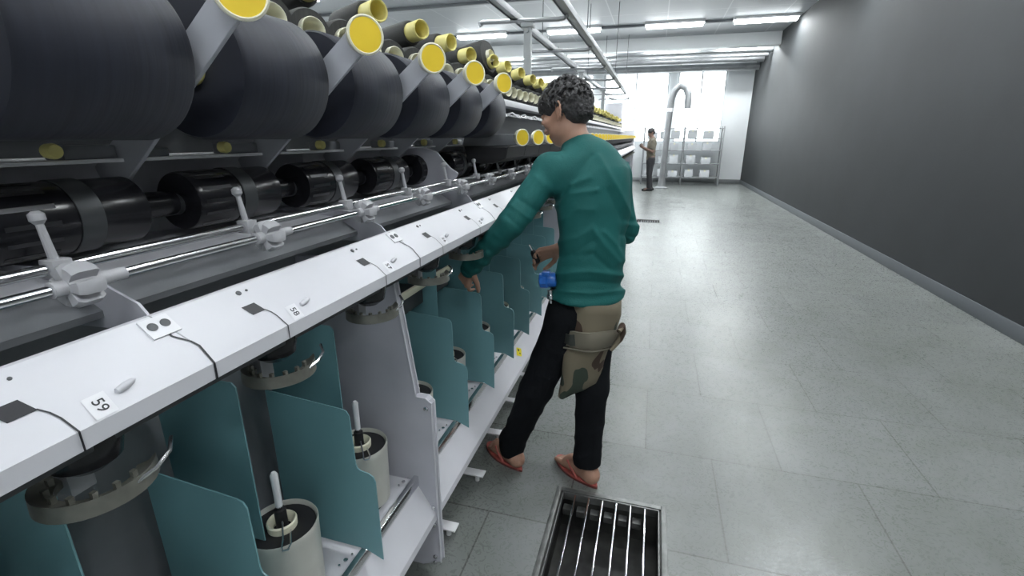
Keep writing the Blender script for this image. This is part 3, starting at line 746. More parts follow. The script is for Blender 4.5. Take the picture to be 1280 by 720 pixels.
# ------------------------------------------------------------------ implicit-surface bodies
class Field:
    def __init__(s, lo, hi, h):
        s.lo = np.array(lo, float); s.h = h; s.n = np.ceil((np.array(hi)-s.lo)/h).astype(int)+1
        s.f = np.full(s.n, .2, np.float32)
    def sl(s, lo, hi):
        a = np.maximum(np.floor((np.array(lo)-s.lo)/s.h).astype(int), 0); b = np.minimum(np.ceil((np.array(hi)-s.lo)/s.h).astype(int)+1, s.n)
        if (b <= a).any(): return None, None
        g = np.meshgrid(*[s.lo[i]+np.arange(a[i], b[i])*s.h for i in range(3)], indexing='ij', sparse=True)
        return (slice(a[0], b[0]), slice(a[1], b[1]), slice(a[2], b[2])), g
    def add(s, d, sl, k, sub=False):
        f = s.f[sl]
        if sub:
            d = -d; hh = np.clip(.5+.5*(f-d)/k*-1, 0, 1); s.f[sl] = np.maximum(f, d) if k <= 0 else f*(1-hh)+d*hh+k*hh*(1-hh); return
        if k <= 0: s.f[sl] = np.minimum(f, d); return
        hh = np.clip(.5+.5*(f-d)/k, 0, 1); s.f[sl] = f*(1-hh)+d*hh-k*hh*(1-hh)
    def cone(s, a, b, r1, r2, k=.01, sub=False):
        a = np.array(a, float); b = np.array(b, float); R = max(r1, r2)+.03+k
        sl, g = s.sl(np.minimum(a, b)-R, np.maximum(a, b)+R)
        if sl is None: return
        ab = b-a; L = (ab**2).sum()+1e-12; px, py, pz = g[0]-a[0], g[1]-a[1], g[2]-a[2]
        t = np.clip((px*ab[0]+py*ab[1]+pz*ab[2])/L, 0, 1)
        d = np.sqrt((px-t*ab[0])**2+(py-t*ab[1])**2+(pz-t*ab[2])**2)-(r1+(r2-r1)*t)
        s.add(d.astype(np.float32), sl, k, sub)
    def ell(s, c, axes, rad, k=.01, sub=False):
        """axes: 3 unit vectors, rad: 3 radii"""
        c = np.array(c, float); R = max(rad)+.03+k; sl, g = s.sl(c-R, c+R)
        if sl is None: return
        p = [g[i]-c[i] for i in range(3)]; q = []
        for ax in axes: q.append(p[0]*ax[0]+p[1]*ax[1]+p[2]*ax[2])
        k0 = np.sqrt(sum((q[i]/rad[i])**2 for i in range(3))); k1 = np.sqrt(sum((q[i]/rad[i]**2)**2 for i in range(3)))+1e-9
        s.add((k0*(k0-1)/k1).astype(np.float32), sl, k, sub)
    def slab(s, rings, fwd, k=.02):
        """stack of elliptical rings (center, half width sideways, half depth along fwd) joined by scaled cones"""
        f = np.array(fwd, float); f /= np.linalg.norm(f)
        for (a, w1, d1), (b, w2, d2) in zip(rings, rings[1:]):
            a = np.array(a, float); b = np.array(b, float); R = max(w1, w2)+.04+k
            sl, g = s.sl(np.minimum(a, b)-R, np.maximum(a, b)+R)
            if sl is None: continue
            ab = b-a; L = (ab**2).sum(); px, py, pz = g[0]-a[0], g[1]-a[1], g[2]-a[2]
            t = np.clip((px*ab[0]+py*ab[1]+pz*ab[2])/L, 0, 1)
            vx, vy, vz = px-t*ab[0], py-t*ab[1], pz-t*ab[2]
            w = w1+(w2-w1)*t; dd = d1+(d2-d1)*t
            along = vx*f[0]+vy*f[1]+vz*f[2]
            r2 = np.maximum(vx**2+vy**2+vz**2-along**2, 0)
            k0 = np.sqrt(r2/w**2+(along/dd)**2); k1 = np.sqrt(r2/w**4+along**2/dd**4)+1e-9
            s.add((k0*(k0-1)/k1).astype(np.float32), sl, k)
    def cut_plane(s, p, n):
        """remove the side n points to"""
        n = np.array(n, float); n /= np.linalg.norm(n)
        g = np.meshgrid(*[s.lo[i]+np.arange(s.n[i])*s.h for i in range(3)], indexing='ij', sparse=True)
        d = sum((g[i]-p[i])*n[i] for i in range(3)); s.f = np.maximum(s.f, d.astype(np.float32))
    def mesh(s, name, off=(0, 0, 0), smooth=1, disp=None):
        f = s.f; ins = f < 0; nx, ny, nz = f.shape
        c = np.zeros((nx-1, ny-1, nz-1), np.int8)
        for i in (0, 1):
            for j in (0, 1):
                for k in (0, 1): c += ins[i:nx-1+i, j:ny-1+j, k:nz-1+k]
        act = (c > 0) & (c < 8); idx = np.full(act.shape, -1, np.int64); cells = np.argwhere(act); idx[act] = np.arange(len(cells))
        acc = np.zeros((len(cells), 3)); cnt = np.zeros(len(cells)); I, J, K = cells.T
        cor = [(i, j, k) for i in (0, 1) for j in (0, 1) for k in (0, 1)]
        for a in cor:
            for ax in range(3):
                if a[ax]: continue
                b = list(a); b[ax] = 1
                fa = f[I+a[0], J+a[1], K+a[2]].astype(float); fb = f[I+b[0], J+b[1], K+b[2]].astype(float)
                m = (fa < 0) != (fb < 0); t = np.where(m, fa/np.where(m, fa-fb, 1), 0)
                p = np.array(a, float)[None, :].repeat(len(cells), 0); p[:, ax] += t
                acc[m] += p[m]; cnt[m] += 1
        V = (cells+acc/cnt[:, None])*s.h+s.lo
        Q = []
        for ax in range(3):
            o1, o2 = [(1, 2), (2, 0), (0, 1)][ax]
            sa = [slice(None)]*3; sb = [slice(None)]*3; sa[ax] = slice(0, -1); sb[ax] = slice(1, None)
            A = ins[tuple(sa)]; B = ins[tuple(sb)]; E = np.argwhere(A != B)
            ok = (E[:, o1] > 0) & (E[:, o2] > 0) & (E[:, o1] < f.shape[o1]-1) & (E[:, o2] < f.shape[o2]-1); E = E[ok]
            if not len(E): continue
            fl_ = A[E[:, 0], E[:, 1], E[:, 2]]
            e1 = np.zeros(3, int); e1[o1] = 1; e2 = np.zeros(3, int); e2[o2] = 1
            g = lambda q: idx[q[:, 0], q[:, 1], q[:, 2]]
            q = np.stack([g(E-e1-e2), g(E-e2), g(E), g(E-e1)], 1)
            q[~fl_] = q[~fl_][:, ::-1]; Q.append(q)
        Q = np.concatenate(Q)
        # laplacian smoothing
        ed = np.concatenate([Q[:, [0, 1]], Q[:, [1, 2]], Q[:, [2, 3]], Q[:, [3, 0]]])
        for _ in range(smooth):
            A = np.zeros_like(V); n_ = np.zeros(len(V))
            for a, b in ((0, 1), (1, 0)):
                for d in range(3): A[:, d] += np.bincount(ed[:, a], V[ed[:, b], d], len(V))
                n_ += np.bincount(ed[:, a], minlength=len(V))
            V = V*.5+A/n_[:, None]*.5
        if disp:
            fn = np.cross(V[Q[:, 2]]-V[Q[:, 0]], V[Q[:, 3]]-V[Q[:, 1]]); N = np.zeros_like(V)
            for c_ in range(4):
                for d in range(3): N[:, d] += np.bincount(Q[:, c_], fn[:, d], len(V))
            N /= np.linalg.norm(N, axis=1)[:, None]+1e-12
            V = V+N*disp(V)[:, None]
        V = V-np.array(off)
        me = bpy.data.meshes.new(name); me.vertices.add(len(V)); me.vertices.foreach_set('co', V.ravel().astype(np.float32))
        me.loops.add(Q.size); me.loops.foreach_set('vertex_index', Q.ravel().astype(np.int32))
        me.polygons.add(len(Q)); me.polygons.foreach_set('loop_start', np.arange(0, Q.size, 4, dtype=np.int32))
        me.update(calc_edges=True); me.validate()
        me.polygons.foreach_set('use_smooth', np.ones(len(me.polygons), bool))
        return me

V3 = lambda *a: np.array(a, float)
def nrm(v): v = np.array(v, float); return v/np.linalg.norm(v)

def hand(F, wrist, d, palmn, side, curl=.6, s=1.0, spread=.12, thumb=.8):
    """wrist point, d = direction of fingers, palmn = direction the palm faces, side=+1: thumb towards palmn x d"""
    d = nrm(d); palmn = nrm(np.array(palmn)-d*np.dot(palmn, d)); t = nrm(np.cross(palmn, d))*side
    L = .088*s
    for u, r1, r2 in ((.026, .013, .012), (.009, .014, .012), (-.009, .014, .0115), (-.026, .013, .0105)):
        F.cone(wrist+t*u*.55*s, wrist+d*L+t*u*s, r1*s, r2*s, .012)
    F.cone(wrist-d*.03, wrist+d*.01, .024*s, .023*s, .015)
    for i, (u, ln) in enumerate(((.030, .070), (.010, .078), (-.010, .072), (-.029, .056))):
        p = wrist+d*L+t*u*s; dd = nrm(d+t*u*spread*8); ang = 0; r = .0088*s
        for j, fr in enumerate((.45, .32, .23)):
            ang += curl*(.55, .8, .6)[j]+(.06*i)
            v = dd*math.cos(ang)+palmn*math.sin(ang); q = p+v*ln*fr*s
            F.cone(p, q, r, r*.90, .003); p = q; r *= .90
    p = wrist+d*.025*s+t*.024*s; v = nrm(d*.62+t*.75+palmn*.25*thumb)
    q = p+v*.040*s; F.cone(p, q, .013*s, .0105*s, .008)
    v2 = nrm(d*.85+t*.30+palmn*.45*thumb); q2 = q+v2*.032*s; F.cone(q, q2, .0105*s, .0095*s, .003)
    v3 = nrm(d*.9+palmn*.6*thumb); F.cone(q2, q2+v3*.024*s, .0093*s, .008*s, .003)

def head(F, c, fd, lf, up, s=1.0):
    """c = centre of skull"""
    fd, lf, up = nrm(fd), nrm(lf), nrm(up); ax = (lf, fd, up)
    P_ = lambda l, f, u: c+(lf*l+fd*f+up*u)*s
    F.ell(P_(0, -.012, .018), ax, (.074*s, .092*s, .088*s), .01)
    F.ell(P_(0, .028, -.030), ax, (.060*s, .058*s, .080*s), .02)
    F.ell(P_(0, .052, -.086), ax, (.034*s, .032*s, .026*s), .025)          # chin
    for q in (-1, 1):
        F.ell(P_(q*.040, .022, -.070), ax, (.022*s, .040*s, .024*s), .02)   # jaw
        F.ell(P_(q*.042, .062, -.022), ax, (.022*s, .020*s, .018*s), .02)   # cheekbone
        F.ell(P_(q*.030, .078, .012), ax, (.022*s, .012*s, .008*s), .012)   # brow
        F.ell(P_(q*.030, .086, -.008), ax, (.016*s, .012*s, .010*s), .008, sub=False)
    F.cone(P_(0, .078, .006), P_(0, .104, -.034), .009*s, .012*s, .010)     # nose
    for q in (-1, 1): F.ell(P_(q*.012, .094, -.038), ax, (.009*s, .010*s, .008*s), .006)
    F.ell(P_(0, .086, -.060), ax, (.022*s, .010*s, .006*s), .005); F.ell(P_(0, .084, -.070), ax, (.019*s, .010*s, .006*s), .004)
    # ears: rim, lobe, inner plate
    for q in (-1, 1):
        e = P_(q*.078, -.012, -.016); tilt = nrm(up-fd*.18); back = nrm(-fd+lf*q*.55)
        F.ell(e+back*.004*s, (nrm(np.cross(back, tilt)), back, tilt), (.006*s, .017*s, .029*s), .006)
        prev = None
        for i in range(11):
            a = math.radians(-60+i*26); p = e+back*(math.cos(a-.2)*.018+.008)*s*1.0+tilt*math.sin(a)*.031*s+lf*q*.004*s
            if prev is not None and i < 9: F.cone(prev, p, .0042*s, .0042*s, .003)
            prev = p
        F.ell(e-tilt*.027*s, ax, (.006*s, .009*s, .010*s), .006)

def foot(F, heel, d, s=1.0, ank=None):
    d = nrm(d); lf = nrm(np.cross([0, 0, 1], d)); z = V3(0, 0, 1)
    for u, r in ((-.022, .022), (0, .026), (.022, .022)):
        F.cone(heel+d*.03+z*.032, heel+d*.165*s+lf*u+z*.026, .027, r*.92, .02)
    F.cone(heel+d*.055+z*.075, heel+d*.15*s+z*.035, .030, .024, .03)
    F.cone(heel+d*.035+z*.04, ank, .032, .034, .02)
    for i, (u, l, r) in enumerate(((.030, .066, .012), (.012, .064, .0095), (-.003, .058, .009), (-.017, .050, .0085), (-.030, .040, .008))):
        u = -u*SIDE[0]; p = heel+d*.17*s+lf*u*1.05+z*.020; F.cone(p, p+d*l*.55+z*-.003, r*1.05, r, .004); F.cone(p+d*l*.55-z*.003, p+d*l*.85-z*.006, r, r*.85, .003)
SIDE = [1]

# ================================================================== the working man
O = V3(-.31, 1.83, 0)
fw = nrm([-.8, .6, 0]); lf = nrm([-.6, -.8, 0]); up = V3(0, 0, 1)
man = empty('person', tuple(O), 'black-haired man in teal shirt and black trousers working at the machine', 'person')
hips = V3(-.236, 1.835, .80)
hipL, hipR = hips+lf*.082-up*.03, hips-lf*.082-up*.03
kneL, kneR = V3(-.405, 1.755, .435), V3(-.178, 1.825, .44)
ankL, ankR = V3(-.525, 1.815, .085), V3(-.178, 1.795, .085)
heelL, heelR = V3(-.470, 1.772, .012), V3(-.130, 1.755, .012)
dL, dR = nrm(V3(-.19, .135, 0)), nrm(V3(-.20, .158, 0))
shL, shR = V3(-.372, 1.800, 1.330), V3(-.158, 2.022, 1.305)
elL, wrL = V3(-.485, 1.660, 1.150), V3(-.652, 1.690, .970)
elR, wrR = V3(-.098, 2.020, 1.075), V3(-.350, 1.965, 1.000)
neckB, neckT = V3(-.292, 1.925, 1.415), V3(-.325, 1.945, 1.49)
headc = V3(-.348, 1.948, 1.540)
tor = [(V3(-.228, 1.835, .80), .150, .112), (V3(-.212, 1.84, .93), .140, .105), (V3(-.205, 1.850, 1.06), .140, .102), (V3(-.212, 1.872, 1.18), .152, .108), (V3(-.228, 1.895, 1.28), .160, .104), (V3(-.262, 1.912, 1.345), .112, .080)]
B = Field((-.85, 1.50, -.02), (.10, 2.22, 1.74), .0045)
B.slab([(c, w*.88, d*.86) for c, w, d in tor], fw, .03)
for s, h, k, a in ((1, hipL, kneL, ankL), (-1, hipR, kneR, ankR)):
    B.cone(h, k, .072, .050, .03); B.cone(k, a+up*.08, .050, .036, .02); B.cone(a+up*.08, a, .036, .032, .02)
    B.ell((k+a)/2-fw*.015+up*.06, (lf, fw, up), (.042, .044, .10), .02)
SIDE[0] = 1; foot(B, heelL, dL, 1.0, ankL)
SIDE[0] = -1; foot(B, heelR, dR, 1.0, ankR)
B.cone(tor[4][0], shL, .06, .050, .04); B.cone(tor[4][0], shR, .06, .050, .04)
B.cone(shL, elL, .046, .036, .02); B.cone(elL, wrL, .037, .025, .015)
B.cone(shR, elR, .046, .036, .02); B.cone(elR, wrR, .037, .025, .015)
B.cone(tor[5][0], neckB, .055, .052, .03); B.cone(neckB, neckT, .054, .050, .02); B.cone(neckT, headc+V3(.008, -.005, -.01), .052, .055, .02)
hd = nrm(fw*.86+V3(0, 0, -.40)); hl = lf; hu = nrm(np.cross(hd, hl)*-1)
if hu[2] < 0: hu = -hu
hd = nrm(hd*1.0+lf*.26); hl = nrm(np.cross(hu, hd)); 
if np.dot(hl, lf) < 0: hl = -hl
head(B, headc, hd, hl, hu, 1.0)
hand(B, wrL, (-.45, .25, -.75), (.3, .9, -.1), -1, curl=.8, s=.96)
hand(B, wrR, (-.92, -.10, -.30), (-.2, -.75, -.6), 1, curl=.75)
me = B.mesh('body', O, 1)
link('body', me, M['skin'], man)
# eyes, mouth
for q in (-1, 1):
    bm = bmesh.new(); bmesh.ops.create_uvsphere(bm, u_segments=16, v_segments=10, radius=.0105)
    e = done(bm, 'eye', M['eye'], man, tuple(headc+hl*q*.030+hd*.089+hu*-.008-O))
    bm = bmesh.new(); bmesh.ops.create_uvsphere(bm, u_segments=12, v_segments=8, radius=.0048); done(bm, 'iris', M['hair'], e, tuple(hd*.0075))

# hair: cap plus many curved locks
rs = np.random.RandomState(3)
Hh = Field(headc-.17, headc+.19, .0032)
ax = (hl, hd, hu)
Hh.ell(headc+hd*-.014+hu*.022, ax, (.081, .096, .088), .008)
Hh.ell(headc-hd*.048-hu*.012, ax, (.066, .054, .062), .015)
Hh.ell(headc+hd*.022+hu*.045, ax, (.078, .082, .064), .02)
# open the face and neck
Hh.ell(headc+hd*.085-hu*.040, ax, (.085, .070, .075), .008, sub=True)
for q in (-1, 1): Hh.ell(headc+hl*q*.085+hd*.006-hu*.052, ax, (.040, .046, .052), .006, sub=True); Hh.ell(headc+hl*q*.075-hd*.030-hu*.085, ax, (.040, .040, .045), .008, sub=True)
Hh.ell(headc-hd*.045-hu*.115, ax, (.08, .08, .042), .01, sub=True)
for i in range(900):
    th = rs.uniform(0, 2*PI); z = rs.uniform(-.45, 1)
    r = math.sqrt(max(0, 1-z*z)); l, f_, u = r*math.cos(th), r*math.sin(th), z
    if f_ > .45 and u < .25: continue
    if abs(l) > .55 and f_ > -.1 and u < .10: continue
    p = headc+hl*l*.081+hd*(f_*.096-.014)+hu*(u*.088+.020)
    nv = nrm(hl*l+hd*f_+hu*u)
    t0 = nrm(hl*l*.5+hd*(f_*.5+(.6 if u > .2 else 0))-hu*(.9-u*.6)+rs.normal(0, .45, 3)); t0 = nrm(t0-nv*np.dot(t0, nv))
    sd = nrm(np.cross(nv, t0))*rs.uniform(-1, 1)
    ln = rs.uniform(.022, .040)*(1.0 if u > .05 else .6); out = .003+.013*max(0, u)**.7*rs.uniform(.4, 1.3)
    a = p-nv*.002; b = p+nv*out+t0*ln*.4; c = p+nv*out*.9+t0*ln*.75+sd*ln*.25; e = p+nv*out*.2+t0*ln+sd*ln*.6
    Hh.cone(a, b, .0055, .0045, .0015); Hh.cone(b, c, .0045, .0034, .001); Hh.cone(c, e, .0034, .0016, .001)
for i in range(320):   # short locks over the nape and behind the ears
    l = rs.uniform(-.95, .95); u = rs.uniform(-.75, -.05); f_ = -math.sqrt(max(0, 1-l*l*.8-u*u*.5))
    if abs(l) > .7 and u < -.35: continue
    p = headc+hl*l*.066+hd*(f_*.088-.016)+hu*(u*.075+.012)
    nv = nrm(hl*l+hd*f_); t0 = nrm(-hu+hl*rs.normal(0, .3)); ln = rs.uniform(.014, .024)
    Hh.cone(p, p+nv*.005+t0*ln*.5, .0042, .0034, .001); Hh.cone(p+nv*.005+t0*ln*.5, p+t0*ln-nv*.003, .0034, .0012, .001)
me = Hh.mesh('hair', O, 0)
link('hair', me, M['hair'], man)
# loose curved strands on the crown
bm = bmesh.new()
for i in range(150):
    th = rs.uniform(0, 2*PI); z = rs.uniform(.2, 1); r = math.sqrt(1-z*z)
    l, f_, u = r*math.cos(th), r*math.sin(th), z
    p = headc+hl*l*.084+hd*(f_*.100-.012)+hu*(u*.096+.020); nv = nrm(hl*l+hd*f_+hu*u)
    t = nrm(rs.normal(0, 1, 3)); t = nrm(t-nv*np.dot(t, nv)*.8)
    q = [p-nv*.005, p+nv*.010+t*.006, p+nv*.014+t*.018, p+nv*.008+t*.030]
    tube(bm, [tuple(v-O) for v in q], [.0014, .0012, .0010, .0004], 4)
done(bm, 'hair_strands', M['hair'], man)

# shirt
Sh = Field((-.72, 1.50, .74), (.10, 2.25, 1.50), .0048)
Sh.slab([(V3(-.224, 1.834, .775), .166, .130)]+[(c, w, d) for c, w, d in tor[:]], fw, .03)
Sh.ell(V3(-.222, 1.835, .845), (lf, fw, up), (.165, .132, .055), .03)
Sh.cone(tor[4][0]+lf*.03, shL, .085, .062, .05); Sh.cone(tor[4][0]-lf*.03, shR, .085, .062, .05)
Sh.ell(V3(-.225, 1.885, 1.25)-fw*.035, (lf, fw, up), (.125, .085, .11), .04)
Sh.cone(shL, elL, .060, .050, .03); Sh.cone(elL, wrL-(elL-wrL)*.06, .050, .037, .015)
Sh.cone(shR, elR, .062, .050, .03); Sh.cone(elR, wrR+(elR-wrR)*.22, .052, .040, .015)
Sh.cone(tor[5][0], neckB-up*.005, .066, .060, .03)
Sh.cut_plane(neckB+V3(-.005, .005, .022), nrm(neckT-neckB))
Sh.cut_plane(V3(0, 0, .832), (-0.06, 0, -1))
Sh.ell(neckB+nrm(neckT-neckB)*.035, (lf, fw, up), (.056, .056, .034), .004, sub=True)
def axis_t(V, a, b):
    ab = b-a; t = ((V-a)@ab)/(ab@ab); dd = np.linalg.norm(V-a-np.clip(t, 0, 1)[:, None]*ab, axis=1); return t, dd
def ridge(x): return 1-np.abs(np.sin(x))
FOLDS = [  # crease lines over the back and sleeve (picture position of each crease), width, height
 ([(698, 250), (715, 227), (738, 194)], 4.5, -.008), ([(690, 262), (712, 243), (745, 238)], 4, .006), ([(714, 231), (737, 222)], 4, .005),
 ([(748, 196), (774, 240), (789, 272)], 4.5, .007), ([(763, 240), (779, 278), (778, 308)], 5, -.007),
 ([(700, 303), (722, 297), (740, 286), (752, 302), (772, 327)], 5, .008), ([(703, 322), (724, 312), (742, 301)], 4.5, -.006),
 ([(705, 275), (722, 262), (742, 262)], 4.5, .005), ([(716, 320), (742, 318), (762, 336)], 4, -.006),
 ([(698, 343), (735, 339), (780, 345)], 4, .007), ([(698, 354), (740, 352), (780, 356)], 4, -.006), ([(698, 364), (738, 367), (781, 363)], 4, .008),
 ([(755, 290), (770, 306), (779, 325)], 4, .006), ([(648, 248), (668, 262)], 4, -.005), ([(640, 258), (662, 274)], 4, .005), ([(634, 270), (652, 286)], 4, -.004),
 ([(618, 292), (634, 308)], 4, .004), ([(604, 308), (622, 324)], 4, -.004), ([(670, 222), (690, 238)], 5, .004), ([(782, 280), (800, 284)], 4, .007), ([(780, 293), (798, 298)], 4, -.006)]
def folds(V):
    x, y, z = V.T; th_ = math.atan(189/600.); ps_ = math.atan(182*math.cos(th_)/600.)
    fwd = V3(-math.sin(ps_)*math.cos(th_), math.cos(ps_)*math.cos(th_), -math.sin(th_)); rt = V3(math.cos(ps_), math.sin(ps_), 0); u_ = np.cross(rt, fwd)
    Q = V-V3(0, 0, 1.45); dd = Q@fwd; px = 640+600*(Q@rt)/dd; py = 360-600*(Q@u_)/dd
    out = .0022*np.sin(x*31+z*17+1)*np.sin(y*23-z*21)
    for pts, w, h in FOLDS:
        best = np.full(len(V), 1e9)
        for (ax_, ay_), (bx_, by_) in zip(pts, pts[1:]):
            ex, ey = bx_-ax_, by_-ay_; t = np.clip(((px-ax_)*ex+(py-ay_)*ey)/(ex*ex+ey*ey), 0, 1)
            best = np.minimum(best, np.hypot(px-ax_-t*ex, py-ay_-t*ey))
        out += h*np.exp(-(best/w)**1.6)
    # gathered cloth near the cuffs of both sleeves
    for a, b in ((elL, wrL), (elR, wrR)):
        t, d = axis_t(V, a, b); m = np.clip((.085-d)/.03, 0, 1)*np.clip(t*1.2, 0, 1)*(t < 1.1)
        out += m*.0028*np.sin(t*34+x*30)
    return out
me = Sh.mesh('shirt', O, 2, folds); link('shirt', me, M['shirt'], man)

# trousers
T = Field((-.68, 1.58, .04), (.05, 2.05, .90), .005)
T.slab([(hips+up*.06, .140, .105), (hips-up*.03, .150, .112), (hips-up*.10, .140, .105)], fw, .03)
for h, k, a in ((hipL, kneL, ankL), (hipR, kneR, ankR)):
    T.cone(h-up*.02, k, .084, .068, .03); T.cone(k, a+up*.02, .068, .056, .02); T.cone(a+up*.05, a-up*.005, .057, .055, .02)
T.cut_plane(ankL-up*.035+V3(0, 0, 0), (0.1, -.1, -1))
def tfold(V):
    x, y, z = V.T; nz = np.sin(x*21+1)+np.sin(y*17+z*8)
    return .0035*(ridge(z*26+nz*.9+(V@lf)*10)**2-.3)*np.clip((.8-z)/.2, 0, 1)*np.clip((z-.02)/.1, .3, 1)
me = T.mesh('trousers', O, 2, tfold); link('trousers', me, M['trouser'], man)

# camouflage waist pouch hanging behind the hip
def sheet(rows, thick, name, m, parent, off, nrmdir):
    """rows: list of lists of 3d points (same count); solid sheet"""
    bm = bmesh.new(); nd = Vector(nrmdir).normalized()*thick
    A = [[bm.verts.new(Vector(p)-Vector(off)) for p in r] for r in rows]; Bv = [[bm.verts.new(Vector(p)-Vector(off)+nd) for p in r] for r in rows]
    R_, C_ = len(rows), len(rows[0])
    for i in range(R_-1):
        for j in range(C_-1):
            bm.faces.new((A[i][j], A[i][j+1], A[i+1][j+1], A[i+1][j])); bm.faces.new((Bv[i][j], Bv[i+1][j], Bv[i+1][j+1], Bv[i][j+1]))
    for i in range(R_-1):
        for j in (0, C_-1): bm.faces.new((A[i][j], A[i+1][j], Bv[i+1][j], Bv[i][j]))
    for j in range(C_-1):
        for i in (0, R_-1): bm.faces.new((A[i][j], A[i][j+1], Bv[i][j+1], Bv[i][j]))
    return done(bm, name, m, parent, auto=60)
pouch = empty('waist_pouch', (-.20, 1.70, .62), 'camouflage cloth pouch with a flap hanging at the back of the man\'s hip', 'pouch')
PO = (-.20, 1.70, .62)
# outline rows: z, left x, right x, y
oz = [(.868, -.275, -.085), (.835, -.273, -.080), (.80, -.272, -.078), (.75, -.273, -.088), (.70, -.276, -.100), (.66, -.278, -.116), (.60, -.283, -.130), (.54, -.288, -.138), (.50, -.293, -.150), (.46, -.298, -.190), (.435, -.300, -.235)]
def prow(z, a, b, n=15, push=0):
    r = []
    for i in range(n):
        t = i/(n-1); x = a+(b-a)*t
        y = (1.672 if z < .86 else 1.715)+.10*(t-.42)**2*2.2+(t*.055)-push+.006*math.sin(z*40+t*4)+.004*math.sin(t*9+z*18)
        y -= .012*math.sin(PI*min(1, max(0, (z-.43)/.35)))
        r.append((x, y, z+.012*math.sin(t*3)-.02*(t-.5)))
    return r
sheet([prow(*o) for o in oz], .016, 'pouch_body', M['camo'], pouch, PO, (-.05, 1, 0))
fz = [(.735, -.276, -.082), (.71, -.278, -.080), (.685, -.280, -.094), (.668, -.281, -.106)]
sheet([prow(*o, push=.010) for o in fz], .009, 'pocket_flap', M['khaki'], pouch, PO, (-.05, 1, 0))
fz = [(.725, -.277, -.205), (.70, -.279, -.203), (.682, -.280, -.203)]
sheet([prow(*o, push=.016) for o in fz], .005, 'flap_strap', mat('dark_webbing', (.035, .04, .035), .8), pouch, PO, (-.05, 1, 0))
bm = bmesh.new(); tube(bm, [tuple(Vector(p)-Vector(PO)-Vector((0, .012, 0))) for p in prow(.662, -.281, -.108)], .004, 6); done(bm, 'seam_cord', M['khaki'], pouch)
bm = bmesh.new(); tube(bm, [tuple(Vector(p)-Vector(PO)) for p in ((-.080, 1.735, .745), (-.070, 1.76, .76), (-.067, 1.77, .73), (-.075, 1.77, .70), (-.105, 1.75, .655))], [.010, .013, .014, .012, .006], 8); done(bm, 'pouch_mouth', M['camo'], pouch)

# flip-flops
def flip(heel, d, side, lab):
    z = V3(0, 0, 1); lft = nrm(np.cross(z, d)); t = empty('flip_flop', tuple(V3(heel[0], heel[1], 0)-O)); t.parent = man
    base = V3(heel[0], heel[1], 0)-d*.008
    out = []
    n = 40
    for i in range(n):
        a = 2*PI*i/n; u = math.cos(a); v = math.sin(a)
        L_ = .132*u+.132; w = .040+.010*u*1.0-.006*math.cos(2*a)
        out.append(base+d*L_+lft*v*w)
    def plate(z0, z1, name, m, sc=1.0):
        bm = bmesh.new(); c = base+d*.13
        A = [bm.verts.new(Vector(c+(p-c)*sc-V3(heel[0], heel[1], 0)+z*z0)) for p in out]; Bv = [bm.verts.new(Vector(c+(p-c)*sc-V3(heel[0], heel[1], 0)+z*z1)) for p in out]
        bm.faces.new(A[::-1]); bm.faces.new(Bv)
        for i in range(n): bm.faces.new((A[i], A[(i+1) % n], Bv[(i+1) % n], Bv[i]))
        done(bm, name, m, t, auto=40)
    plate(.0, .009, 'outsole', M['flipd']); plate(.009, .016, 'footbed', M['flip'], .98)
    H_ = V3(heel[0], heel[1], 0)
    for q in (-1, 1):
        pts = [base+d*.205+lft*side*.010+z*.02, base+d*.19+lft*(side*.008+q*.012)+z*.050, base+d*.155+lft*q*.030+z*.060, base+d*.115+lft*q*.041+z*.040, base+d*.09+lft*q*.038+z*.016]
        bm = bmesh.new(); tube(bm, [tuple(p-H_) for p in pts], [.004, .006, .007, .006, .005], 8); done(bm, 'strap', M['flip'], t)
flip(heelL, dL, -1, ''); flip(heelR, dR, 1, '')

# things the man carries
bx = empty('yarn_splicer', (-.365, 1.745, .905), 'blue hand-held yarn splicer with a metal nozzle at the front of the man\'s waist', 'tool')
bm = lathe(bmesh.new(), (-.030, 0, .012), (1, .1, .12), [(0, .020), (.004, .030), (.030, .032), (.034, .028), (.058, .030), (.066, .026), (.068, .012)], 10); done(bm, 'tool_body', M['blue'], bx)
bm = box(bmesh.new(), -.018, .012, -.018, .018, .034, .052, .004); done(bm, 'trigger', M['blue'], bx)
bm = lathe(bmesh.new(), (.018, -.012, -.018), (.1, -.1, -1), [(0, .013), (.018, .011), (.020, .016), (.034, .015), (.040, .008), (.052, .007)], 16); done(bm, 'nozzle', M['steel'], bx)
bm = tube(bmesh.new(), [(.018, -.010, -.06), (.022, .0, -.078), (.036, .02, -.085), (.05, .04, -.08)], .006, 8); done(bm, 'hose', M['knob'], bx)
t = empty('hand_tool', (-.445, 1.93, .968), 'small black tool held in the man\'s right hand', 'tool')
bm = lathe(bmesh.new(), (0, 0, -.03), (-.35, -.1, .9), [(0, .010), (.005, .014), (.05, .013), (.06, .008)], 12); done(bm, 'handle', M['blackm'], t)
bm = cyl(bmesh.new(), (-.02, -.006, .022), (-.035, -.01, .05), .004, 8); done(bm, 'tip', M['steel'], t)

